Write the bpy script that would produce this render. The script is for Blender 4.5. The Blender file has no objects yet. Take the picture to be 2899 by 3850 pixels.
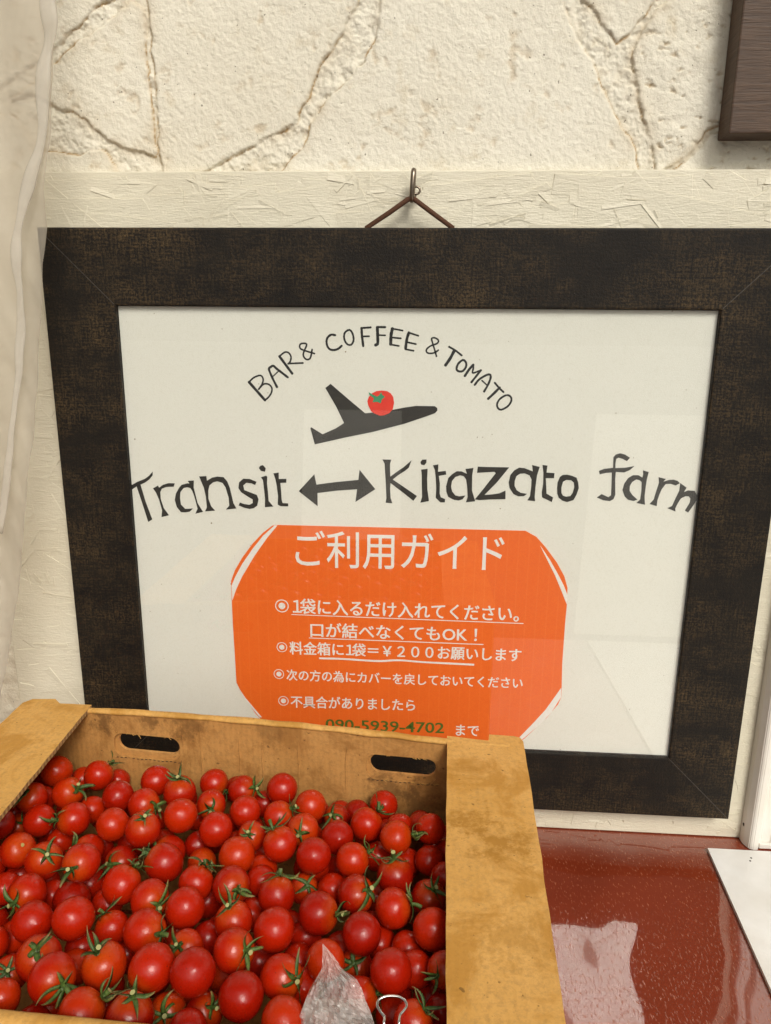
import bpy, bmesh, math, random
import numpy as np
from mathutils import Vector, Matrix
from mathutils.geometry import tessellate_polygon
from mathutils import noise as mnoise

random.seed(7)
S = bpy.context.scene
COL = S.collection
rad = math.radians

# ------------------------------------------------------------ camera
CAM = (0.0276, -0.7595, 0.5862)
cam_d = bpy.data.cameras.new("camera")
cam = bpy.data.objects.new("camera", cam_d)
COL.objects.link(cam)
cam_d.sensor_fit = 'VERTICAL'
cam_d.sensor_height = 36.0
cam_d.lens = 36.0 * 2779.7 / 3850.0
cam_d.clip_start = 0.01
cam_d.clip_end = 400.0
yaw, pitch, roll = -0.0660, 0.2480, -0.0095
fw = Vector((math.sin(yaw)*math.cos(pitch), math.cos(yaw)*math.cos(pitch), -math.sin(pitch)))
rt = Vector((math.cos(yaw), -math.sin(yaw), 0))
dn = fw.cross(rt)
r2 = math.cos(roll)*rt + math.sin(roll)*dn
d2 = -math.sin(roll)*rt + math.cos(roll)*dn
m = Matrix((r2, -d2, -fw)).transposed().to_4x4()
m.translation = Vector(CAM)
cam.matrix_world = m
S.camera = cam

# ------------------------------------------------------------ sky, sun, exposure
SUN_EL, SUN_AZ = 42.0, 24.0        # azimuth: degrees to the right of straight behind the camera
w = bpy.data.worlds.new("World"); S.world = w; w.use_nodes = True
nt = w.node_tree
bg = nt.nodes["Background"]
sky = nt.nodes.new("ShaderNodeTexSky"); sky.sky_type = 'NISHITA'; sky.sun_disc = False
sky.sun_elevation = rad(SUN_EL); sky.sun_rotation = rad(180 - SUN_AZ)
sky.air_density = 1.6; sky.dust_density = 6.0; sky.ozone_density = 1.0
bw = nt.nodes.new("ShaderNodeRGBToBW")
tint = nt.nodes.new("ShaderNodeMix"); tint.data_type = 'RGBA'; tint.blend_type = 'MULTIPLY'; tint.inputs[0].default_value = 1.0
tint.inputs[7].default_value = (1.0, 0.965, 0.90, 1)
mix = nt.nodes.new("ShaderNodeMix"); mix.data_type = 'RGBA'; mix.inputs[0].default_value = 0.95   # overcast: cloud greys the blue out
nt.links.new(sky.outputs[0], bw.inputs[0]); nt.links.new(bw.outputs[0], tint.inputs[6])
nt.links.new(sky.outputs[0], mix.inputs[6]); nt.links.new(tint.outputs[2], mix.inputs[7])
nt.links.new(mix.outputs[2], bg.inputs[0]); bg.inputs[1].default_value = 0.105
sun_d = bpy.data.lights.new("sun", 'SUN'); sun_d.energy = 1.9; sun_d.angle = rad(20); sun_d.color = (1.0, 0.955, 0.87)
sun = bpy.data.objects.new("sun", sun_d); COL.objects.link(sun)
sv = Vector((math.sin(rad(SUN_AZ))*math.cos(rad(SUN_EL)), -math.cos(rad(SUN_AZ))*math.cos(rad(SUN_EL)), math.sin(rad(SUN_EL))))
sun.rotation_euler = sv.to_track_quat('Z', 'Y').to_euler()
sun.location = sv * 5
S.view_settings.view_transform = 'Standard'; S.view_settings.look = 'None'
S.view_settings.gamma = 1.0; S.view_settings.use_curve_mapping = False
S.view_settings.exposure = 0.12
S.render.engine = 'CYCLES'
S.cycles.max_bounces = 10; S.cycles.transparent_max_bounces = 24
CUT_SHAPES = [
  ('T', [(-305.0, 414.0), (-302.9, 414.9), (-293.1, 418.6), (-284.8, 421.9), (-279.4, 425.8), (-275.3, 430.3), (-275.8, 425.9), (-279.7, 421.5), (-284.5, 418.0), (-289.9, 415.5), (-285.5, 396.2), (-279.5, 376.7), (-284.2, 373.7), (-290.1, 397.2), (-294.4, 413.4), (-303.0, 409.9), (-305.4, 408.9)]),
  ('r', [(-276.3, 411.7), (-270.6, 414.9), (-269.3, 412.6), (-265.1, 415.8), (-258.7, 417.9), (-251.8, 417.8), (-253.2, 414.1), (-261.2, 413.6), (-266.5, 411.5), (-268.5, 407.6), (-268.5, 400.1), (-265.7, 389.7), (-260.4, 381.9), (-269.0, 379.7), (-267.8, 387.3), (-270.3, 398.9), (-273.2, 407.0)]),
  ('a', [(-230.5, 421.5), (-231.2, 413.7), (-229.6, 405.7), (-227.8, 396.5), (-222.3, 386.8), (-231.0, 384.4), (-228.1, 390.1), (-230.8, 403.4), (-232.8, 409.7), (-234.9, 413.1), (-238.3, 413.8), (-242.3, 412.9), (-246.1, 408.2), (-247.0, 401.8), (-246.3, 394.3), (-242.0, 389.7), (-237.3, 389.9), (-233.2, 390.4), (-236.9, 386.7), (-242.2, 385.7), (-246.8, 385.9), (-251.1, 391.3), (-252.9, 399.3), (-251.3, 406.3), (-247.5, 412.8), (-244.4, 416.3), (-238.0, 418.2), (-235.5, 418.0), (-237.3, 420.9)]),
  ('n', [(-224.5, 426.1), (-216.5, 426.6), (-216.2, 421.5), (-210.3, 425.1), (-204.5, 426.4), (-197.8, 425.9), (-194.0, 421.5), (-191.5, 414.7), (-188.2, 397.5), (-185.2, 391.6), (-196.8, 390.0), (-192.9, 394.5), (-193.1, 403.2), (-196.0, 414.6), (-199.2, 419.6), (-204.8, 421.2), (-209.4, 420.0), (-213.6, 416.4), (-215.2, 410.7), (-215.5, 401.5), (-213.0, 393.4), (-208.9, 388.5), (-220.0, 387.4), (-217.7, 392.1), (-218.2, 403.7), (-220.0, 414.0)]),
  ('s', [(-162.0, 421.7), (-163.6, 418.0), (-167.5, 419.8), (-173.1, 420.3), (-176.6, 417.3), (-175.7, 412.2), (-170.1, 410.1), (-162.2, 407.2), (-160.4, 402.3), (-162.1, 395.3), (-166.2, 392.3), (-170.8, 391.4), (-176.4, 392.6), (-182.6, 395.1), (-181.0, 398.3), (-176.3, 396.7), (-170.6, 396.0), (-166.9, 398.1), (-166.9, 402.1), (-172.5, 405.4), (-179.2, 409.8), (-182.0, 414.3), (-181.0, 420.6), (-176.3, 424.7), (-169.5, 424.6)]),
  ('i', [(-159.0, 436.8), (-157.2, 439.3), (-154.4, 439.9), (-151.5, 436.6), (-152.4, 432.9), (-156.8, 433.7)]),
  ('i', [(-157.0, 426.7), (-151.4, 428.6), (-150.1, 427.3), (-150.7, 420.2), (-149.9, 411.1), (-149.4, 400.8), (-144.5, 394.8), (-153.8, 393.8), (-153.3, 403.0), (-154.1, 414.4), (-154.9, 423.5)]),
  ('t', [(-143.4, 431.4), (-137.6, 432.3), (-137.7, 425.3), (-129.5, 425.6), (-129.7, 421.4), (-136.2, 421.1), (-135.5, 411.5), (-135.2, 402.3), (-134.2, 398.9), (-128.2, 398.7), (-128.1, 395.4), (-136.5, 395.4), (-139.6, 397.0), (-139.0, 406.8), (-140.2, 418.2), (-141.4, 425.0)]),
  ('arrow', [(-116.4, 412.5), (-99.3, 431.4), (-97.2, 420.1), (-78.3, 423.1), (-52.2, 426.3), (-50.9, 437.2), (-34.1, 416.6), (-55.4, 402.1), (-53.6, 416.1), (-75.0, 414.1), (-96.2, 411.0), (-96.2, 396.4)]),
  ('K', [(-26.8, 448.8), (-17.4, 448.8), (-18.7, 444.5), (-18.6, 436.8), (-18.2, 430.6), (-13.1, 434.7), (-4.4, 441.0), (4.0, 448.7), (1.1, 440.5), (-2.7, 437.3), (-9.8, 432.5), (-15.7, 427.6), (-6.3, 421.4), (10.3, 410.3), (6.6, 405.0), (-5.1, 414.1), (-17.9, 423.7), (-18.4, 417.7), (-17.7, 407.6), (-15.8, 401.7), (-23.0, 402.2), (-22.2, 407.4), (-22.8, 419.9), (-23.8, 434.4), (-24.4, 444.4)]),
  ('i', [(13.2, 446.9), (15.1, 449.5), (19.6, 449.8), (19.5, 446.5), (17.4, 443.7), (14.1, 444.2)]),
  ('i', [(14.1, 438.9), (21.0, 439.9), (20.7, 429.9), (21.2, 417.6), (23.2, 405.2), (14.1, 403.1), (15.7, 409.5), (15.1, 424.1), (14.9, 433.1)]),
  ('t', [(26.4, 443.7), (32.1, 444.9), (31.9, 437.0), (40.0, 438.1), (40.6, 434.2), (32.9, 432.6), (34.2, 424.6), (34.3, 413.4), (35.7, 409.5), (40.3, 407.7), (40.0, 404.1), (35.3, 404.0), (30.2, 408.8), (30.5, 418.9), (29.7, 430.1), (28.6, 438.9)]),
  ('a', [(60.5, 440.6), (68.8, 441.9), (67.8, 433.9), (68.0, 424.5), (68.2, 417.7), (72.0, 406.1), (62.2, 404.8), (63.9, 410.6), (62.9, 421.8), (61.5, 429.5), (58.9, 432.9), (55.1, 433.7), (50.2, 431.8), (46.9, 427.5), (46.1, 421.5), (47.3, 416.3), (50.8, 412.0), (55.0, 411.1), (61.5, 412.1), (58.5, 407.9), (54.4, 406.5), (49.3, 407.2), (43.4, 410.2), (41.2, 416.1), (40.8, 421.4), (42.8, 430.4), (46.7, 434.7), (51.6, 438.0), (56.6, 437.9), (62.1, 435.5)]),
  ('z', [(73.2, 443.4), (83.0, 443.2), (105.8, 443.3), (93.7, 426.9), (81.4, 413.2), (89.3, 414.0), (96.7, 415.3), (103.2, 418.5), (103.6, 409.2), (87.8, 408.5), (76.6, 407.5), (71.5, 408.1), (80.6, 420.5), (92.2, 436.9), (90.7, 438.3), (83.3, 437.7), (72.7, 436.8)]),
  ('a', [(129.3, 446.3), (137.2, 444.5), (135.0, 435.5), (134.1, 423.5), (133.9, 412.4), (134.6, 407.8), (126.4, 408.5), (128.9, 413.1), (129.6, 422.6), (129.5, 431.1), (127.2, 435.3), (122.2, 437.3), (117.2, 436.8), (113.7, 434.1), (112.3, 429.0), (112.3, 423.9), (114.8, 419.2), (119.1, 416.5), (125.7, 415.5), (122.7, 413.0), (116.9, 412.6), (111.7, 414.9), (107.3, 421.2), (106.0, 427.1), (107.4, 435.3), (111.3, 440.4), (116.1, 443.3), (121.8, 442.8), (130.3, 439.6)]),
  ('t', [(139.9, 446.6), (145.1, 446.0), (144.5, 438.7), (152.8, 438.3), (152.6, 432.9), (144.2, 432.7), (145.3, 423.0), (145.9, 416.3), (153.0, 412.3), (152.0, 407.3), (141.6, 412.2), (140.9, 417.7), (141.8, 426.3), (141.4, 438.2)]),
  ('o', [(156.4, 422.4), (156.5, 428.3), (158.5, 434.3), (161.2, 436.5), (165.7, 437.0), (170.7, 435.9), (175.8, 433.9), (177.8, 428.8), (178.8, 422.9), (177.0, 416.0), (174.2, 410.0), (167.7, 407.7), (162.7, 409.2), (158.8, 412.2), (157.1, 416.4)]),
  ('o_hole', [(160.9, 423.3), (162.1, 429.3), (165.3, 431.3), (170.2, 431.2), (173.3, 428.7), (174.0, 423.6), (172.8, 417.6), (170.6, 414.2), (166.5, 413.5), (163.1, 414.4), (161.3, 417.4)]),
  ('f', [(198.1, 441.7), (203.2, 443.9), (212.0, 445.2), (211.8, 450.4), (211.5, 456.2), (213.7, 459.1), (218.0, 460.5), (222.9, 459.3), (228.3, 456.1), (225.4, 452.5), (220.9, 454.7), (216.8, 455.9), (214.5, 454.6), (214.1, 449.6), (214.5, 445.0), (224.1, 445.5), (233.6, 447.5), (229.2, 443.2), (223.7, 440.6), (215.2, 441.0), (215.2, 433.7), (216.7, 416.7), (215.2, 412.0), (211.7, 409.9), (205.1, 410.5), (198.1, 413.4), (202.7, 417.1), (209.9, 414.0), (212.4, 416.2), (212.1, 425.1), (211.2, 440.3), (205.2, 439.7), (199.0, 438.1)]),
  ('a', [(242.5, 443.2), (248.5, 441.6), (247.4, 434.4), (246.9, 426.0), (246.7, 415.8), (247.9, 406.9), (239.0, 408.6), (242.5, 412.3), (242.9, 421.6), (242.3, 430.9), (239.8, 433.0), (236.5, 433.5), (232.7, 430.7), (230.7, 426.4), (231.0, 421.3), (233.9, 417.2), (239.7, 412.2), (236.1, 410.6), (230.3, 411.7), (226.4, 415.3), (223.6, 422.0), (224.8, 428.8), (228.3, 434.8), (232.9, 437.9), (238.5, 438.0), (242.6, 435.6), (243.3, 439.4)]),
  ('r', [(259.0, 436.4), (266.4, 434.7), (264.2, 431.8), (269.6, 433.7), (274.4, 434.2), (278.5, 433.0), (281.0, 430.6), (277.0, 428.1), (271.6, 429.8), (266.8, 429.4), (263.3, 423.8), (261.5, 417.8), (260.1, 411.8), (260.0, 405.7), (252.4, 407.8), (256.3, 412.6), (257.9, 421.1), (259.9, 430.5)]),
  ('m', [(281.4, 430.8), (288.3, 426.1), (286.1, 421.3), (290.0, 423.2), (296.9, 422.9), (299.4, 418.8), (298.7, 417.5), (302.6, 418.9), (305.7, 419.8), (306.4, 413.9), (301.0, 412.9), (297.7, 408.5), (292.6, 399.7), (289.1, 401.7), (293.1, 410.1), (293.4, 414.4), (291.5, 416.9), (288.3, 417.0), (283.7, 414.6), (281.0, 409.0), (279.1, 403.8), (279.7, 400.4), (271.1, 403.8), (275.6, 406.3), (278.1, 414.0), (281.2, 422.6)]),
  ('plane', [(-81.0, 526.7), (-63.0, 511.6), (-45.1, 497.0), (-38.8, 497.7), (-16.4, 501.1), (-4.0, 503.7), (7.5, 505.5), (26.6, 505.5), (29.3, 503.8), (29.6, 501.1), (27.2, 498.4), (20.2, 495.6), (-4.6, 486.7), (-37.8, 477.6), (-65.0, 471.6), (-98.3, 463.4), (-100.5, 471.8), (-102.8, 480.4), (-101.9, 481.4), (-90.0, 474.3), (-76.3, 480.5), (-67.2, 486.5), (-75.6, 503.8), (-86.5, 522.4)]),
  ('tomato', [(-42.9, 509.7), (-41.5, 513.7), (-38.0, 517.7), (-33.5, 520.0), (-28.2, 520.7), (-22.4, 520.1), (-18.9, 518.0), (-16.1, 514.1), (-15.2, 508.3), (-16.4, 501.7), (-20.0, 497.6), (-25.3, 495.3), (-29.8, 494.8), (-35.2, 496.9), (-38.8, 499.1), (-41.9, 505.3)]),
  ('leaf', [(-41.5, 518.8), (-38.0, 516.8), (-33.1, 514.4), (-30.8, 515.6), (-28.6, 519.2), (-27.7, 516.5), (-24.6, 514.4), (-27.7, 511.7), (-29.0, 507.5), (-32.6, 509.0), (-37.5, 508.6), (-36.0, 512.4), (-40.6, 515.9)]),
  ('stripe', [(-143.8, 373.7), (-140.4, 374.0), (-152.3, 359.4), (-166.8, 338.8), (-181.6, 314.2), (-189.3, 298.1), (-194.0, 285.0), (-194.1, 302.8), (-189.9, 312.7), (-181.1, 328.7), (-168.8, 346.5), (-156.8, 361.6)]),
  ('stripe', [(142.4, 360.1), (153.8, 344.0), (163.6, 327.9), (170.6, 315.2), (175.1, 304.6), (175.1, 293.9), (169.5, 306.8), (160.4, 326.6), (150.4, 345.0)]),
  ('stripe', [(175.8, 194.5), (176.4, 183.0), (167.4, 164.5), (156.7, 149.7), (134.7, 126.2), (132.1, 129.4), (148.5, 150.6), (160.3, 166.8), (170.7, 185.3)]),
  ('stripe', [(-189.7, 175.5), (-183.8, 165.8), (-165.1, 141.4), (-167.5, 141.3), (-185.1, 163.8)]),
]
CARD_OUTLINE = [(-140.4, 374.3), (-146.1, 373.4), (-156.7, 365.1), (-168.6, 352.4), (-180.8, 335.9), (-189.5, 321.2), (-194.5, 308.3), (-194.6, 285.6), (-194.6, 255.6), (-194.0, 227.2), (-193.6, 195.0), (-193.4, 184.5), (-189.5, 175.5), (-183.8, 163.8), (-172.3, 145.7), (-153.3, 125.1), (-136.4, 111.0), (117.7, 111.9), (134.7, 124.8), (145.8, 137.3), (162.1, 156.5), (173.7, 173.9), (176.6, 183.0), (176.3, 195.8), (175.0, 223.5), (174.9, 272.8), (175.3, 293.9), (174.6, 312.9), (170.4, 325.8), (161.7, 340.7), (148.6, 357.7), (138.1, 369.0), (126.2, 375.3)]
HAND_STROKES = [
  ('B', 2.63, [(-166.3, 527.2), (-150.1, 508.8)]),
  ('B', 1.64, [(-166.3, 527.2), (-161.5, 531.6), (-155.5, 534.1), (-152.6, 533.3), (-151.3, 529.7), (-152.9, 524.8), (-156.4, 520.0)]),
  ('B', 1.64, [(-156.4, 520.0), (-151.2, 525.2), (-145.8, 525.3), (-142.5, 521.6), (-143.1, 516.7), (-146.2, 512.1), (-150.1, 508.8)]),
  ('A', 2.22, [(-137.0, 522.5), (-141.4, 531.5), (-144.9, 540.4), (-143.2, 542.8), (-140.2, 544.1), (-136.9, 541.3), (-125.5, 532.7)]),
  ('A', 1.15, [(-141.3, 533.1), (-134.9, 538.9)]),
  ('R', 2.46, [(-133.7, 553.8), (-120.8, 536.6)]),
  ('R', 1.64, [(-133.7, 553.8), (-128.2, 557.9), (-124.1, 557.5), (-121.7, 553.5), (-122.6, 548.7), (-124.8, 546.3)]),
  ('R', 1.64, [(-123.5, 546.7), (-109.4, 547.4)]),
  ('and', 1.64, [(-97.3, 557.0), (-106.7, 559.7), (-111.6, 561.7), (-112.4, 564.8), (-110.7, 566.8), (-106.2, 566.9), (-105.4, 564.9), (-108.0, 559.3), (-108.9, 555.3), (-107.3, 552.1), (-104.4, 550.9), (-101.5, 553.0), (-99.7, 561.1)]),
  ('C', 2.05, [(-75.8, 575.5), (-79.9, 575.9), (-83.6, 573.1), (-84.8, 569.1), (-83.7, 564.0), (-80.8, 561.2), (-76.3, 560.9), (-72.2, 562.5), (-69.3, 565.1)]),
  ('O', 1.81, [(-62.3, 580.7), (-66.0, 578.0), (-66.8, 573.2), (-65.2, 568.5), (-62.4, 566.2), (-59.1, 566.6), (-57.1, 571.0), (-57.9, 576.5), (-59.9, 580.0), (-62.3, 580.7)]),
  ('F', 2.3, [(-49.0, 582.8), (-48.6, 575.8), (-47.3, 565.1)]),
  ('F', 1.81, [(-49.0, 582.8), (-39.7, 583.5)]),
  ('F', 1.64, [(-47.7, 574.6), (-41.3, 574.8)]),
  ('F', 2.76, [(-33.1, 583.7), (-32.6, 575.8), (-32.6, 567.9), (-34.8, 566.1)]),
  ('F', 2.02, [(-33.1, 583.9), (-25.0, 583.9)]),
  ('F', 1.47, [(-31.3, 576.0), (-24.9, 575.9)]),
  ('E', 2.94, [(-17.8, 582.5), (-19.1, 575.9), (-19.4, 567.1)]),
  ('E', 1.56, [(-17.8, 582.5), (-7.4, 580.7)]),
  ('E', 1.56, [(-18.1, 573.8), (-9.1, 573.1)]),
  ('E', 1.56, [(-19.4, 566.9), (-11.0, 565.6)]),
  ('E', 2.57, [(-1.2, 578.8), (-3.2, 571.7), (-4.2, 562.9)]),
  ('E', 1.56, [(-1.2, 578.8), (8.5, 575.8)]),
  ('E', 1.56, [(-2.2, 569.3), (6.2, 567.6)]),
  ('E', 1.56, [(-4.2, 562.4), (4.0, 561.0)]),
  ('and', 1.56, [(27.2, 555.7), (25.4, 561.5), (22.5, 570.2), (22.0, 573.3), (25.1, 573.9), (28.6, 571.6), (27.5, 568.5), (20.8, 565.8), (16.9, 562.2), (17.8, 559.2), (21.9, 558.6), (25.9, 559.7), (28.9, 561.9)]),
  ('T', 1.84, [(39.6, 565.3), (46.1, 561.7), (52.6, 556.9)]),
  ('T', 2.76, [(44.8, 561.2), (41.0, 553.7), (36.5, 547.0)]),
  ('O', 2.02, [(53.2, 552.1), (49.3, 548.5), (47.8, 543.5), (50.0, 541.2), (54.0, 541.4), (57.0, 545.0), (57.4, 549.0), (55.5, 551.9), (53.2, 552.1)]),
  ('M', 2.3, [(56.4, 536.5), (60.7, 543.3), (64.6, 547.8)]),
  ('M', 1.65, [(64.6, 547.8), (64.7, 544.2), (64.5, 539.7), (72.5, 542.5)]),
  ('M', 2.02, [(72.5, 542.5), (67.7, 536.2), (63.3, 530.3)]),
  ('A', 2.02, [(66.7, 527.7), (71.5, 533.6), (79.8, 538.3), (82.6, 536.4), (80.7, 529.2), (76.5, 521.1)]),
  ('A', 1.38, [(73.8, 532.3), (78.9, 527.9)]),
  ('T', 1.84, [(86.9, 530.2), (91.7, 524.9), (96.2, 520.9)]),
  ('T', 2.3, [(92.1, 525.4), (86.5, 519.4), (80.9, 513.9)]),
  ('O', 1.84, [(99.2, 517.8), (93.1, 514.1), (90.2, 508.6), (91.8, 504.1), (95.4, 503.2), (101.6, 507.0), (104.5, 512.5), (103.4, 516.5), (99.2, 517.8)]),
]
CARD_TEXT = [
  ('ご利用ガイド', (-121.4, 326.6), (105.0, 328.4), 369.1, 'w', 0),
  ('１袋に入るだけ入れてください。', (-125.5, 272.0), (124.5, 271.6), 290.4, 'w', 1),
  ('口が結べなくてもOK！', (-106.1, 244.6), (79.7, 245.8), 262.3, 'w', 1),
  ('料金箱に１袋＝￥２００お願いします', (-130.3, 222.5), (129.4, 224.2), 238.5, 'w', 1),
  ('次の方の為にカバーを戻しておいてください', (-134.7, 189.9), (132.9, 191.2), 203.9, 'w', 0.7),
  ('不具合がありましたら', (-130.5, 155.7), (12.9, 157.7), 171.0, 'w', 0.7),
  ('090-5939-4702', (-90.2, 129.5), (46.7, 131.2), 142.9, 'g', 1),
  ('まで', (60.5, 129.2), (86.6, 129.5), 143.1, 'w', 0.7),
]
CARD_BULLETS = [(-137.9, 280.8, 7.66), (-139.2, 230.9, 6.02), (-143.5, 197.5, 6.02), (-139.1, 163.8, 6.02)]
CARD_RULES = [(0.98, [(-127.4, 271.0), (129.8, 269.9)]), (0.98, [(-108.0, 243.5), (87.4, 243.3)]), (2.19, [(-96.8, 219.0), (-69.5, 219.4), (-30.9, 218.4), (-6.3, 220.4), (20.7, 219.3), (50.5, 218.9), (78.1, 218.5)])]
STONE_OUTLINES = [[(-0.2865, 0.9537), (-0.2919, 0.8887), (-0.3147, 0.8763), (-0.327, 0.8665), (-0.3473, 0.8518), (-0.3721, 0.8348), (-0.3984, 0.8197), (-0.4339, 0.8008), (-0.5347, 0.7671), (-0.5038, 0.9585)], [(-0.2737, 0.8857), (-0.2771, 0.8855), (-0.2965, 0.872), (-0.3213, 0.8563), (-0.3334, 0.8506), (-0.3469, 0.8422), (-0.3735, 0.8218), (-0.3898, 0.8112), (-0.4059, 0.8025), (-0.4063, 0.7993), (-0.3836, 0.8051), (-0.3543, 0.7931), (-0.3438, 0.7908), (-0.3238, 0.7758), (-0.3104, 0.7652), (-0.292, 0.7543), (-0.2754, 0.7523), (-0.261, 0.7458), (-0.2565, 0.7519), (-0.2606, 0.7754), (-0.2612, 0.8026), (-0.2629, 0.8274), (-0.2635, 0.8456), (-0.2625, 0.8655), (-0.2638, 0.8776), (-0.2704, 0.8836)], [(-0.257, 0.9531), (-0.2596, 0.8884), (-0.2583, 0.8577), (-0.257, 0.8273), (-0.2567, 0.8006), (-0.2567, 0.7649), (-0.2541, 0.7343), (-0.2485, 0.7057), (-0.2429, 0.7057), (-0.211, 0.7337), (-0.1976, 0.7401), (-0.1711, 0.7515), (-0.1308, 0.7704), (-0.1157, 0.7787), (-0.1142, 0.787), (-0.1027, 0.7992), (-0.0955, 0.8213), (-0.0772, 0.8452), (-0.0658, 0.8627), (-0.0525, 0.8838), (-0.0483, 0.8926), (-0.0484, 0.9485)], [(-0.0373, 0.9483), (-0.037, 0.8968), (-0.0339, 0.8835), (-0.035, 0.872), (-0.0415, 0.8468), (-0.0491, 0.833), (-0.073, 0.8111), (-0.0867, 0.797), (-0.103, 0.7765), (-0.1075, 0.7597), (-0.1212, 0.7452), (-0.135, 0.7305), (-0.1384, 0.7055), (0.2287, 0.7051), (0.2214, 0.7317), (0.2133, 0.7477), (0.2061, 0.7663), (0.1939, 0.7825), (0.1788, 0.8085), (0.1708, 0.8245), (0.159, 0.8401), (0.1424, 0.8616), (0.1358, 0.8808), (0.1315, 0.8895), (0.1279, 0.9446)], [(0.1327, 0.9445), (0.1461, 0.8892), (0.1519, 0.8805), (0.1653, 0.8709), (0.177, 0.8554), (0.1888, 0.8437), (0.2005, 0.8551), (0.2102, 0.8635), (0.2177, 0.8738), (0.2246, 0.8793), (0.2283, 0.8878), (0.2276, 0.9425)], [(0.237, 0.9423), (0.236, 0.8834), (0.2228, 0.8707), (0.2123, 0.8534), (0.202, 0.838), (0.2033, 0.8241), (0.2106, 0.8023), (0.2181, 0.7783), (0.2292, 0.7537), (0.2346, 0.7317), (0.2354, 0.7281), (0.2391, 0.7293), (0.2463, 0.7361), (0.2606, 0.7456), (0.2723, 0.7577), (0.2799, 0.7677), (0.2913, 0.7718), (0.304, 0.7747), (0.3374, 0.7825), (0.385, 0.7889), (0.3625, 0.9395)], [(0.386, 0.7821), (0.3381, 0.7767), (0.3047, 0.7689), (0.2942, 0.7685), (0.2828, 0.7644), (0.2752, 0.7544), (0.2635, 0.7422), (0.2491, 0.7328), (0.242, 0.7259), (0.2338, 0.7051), (0.3976, 0.705)], [(-0.5363, 0.7571), (-0.4358, 0.7862), (-0.4076, 0.7884), (-0.3901, 0.7712), (-0.3806, 0.7563), (-0.3395, 0.7499), (-0.3158, 0.7567), (-0.3071, 0.746), (-0.3008, 0.7345), (-0.2959, 0.7057), (-0.5505, 0.6692)]]
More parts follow.
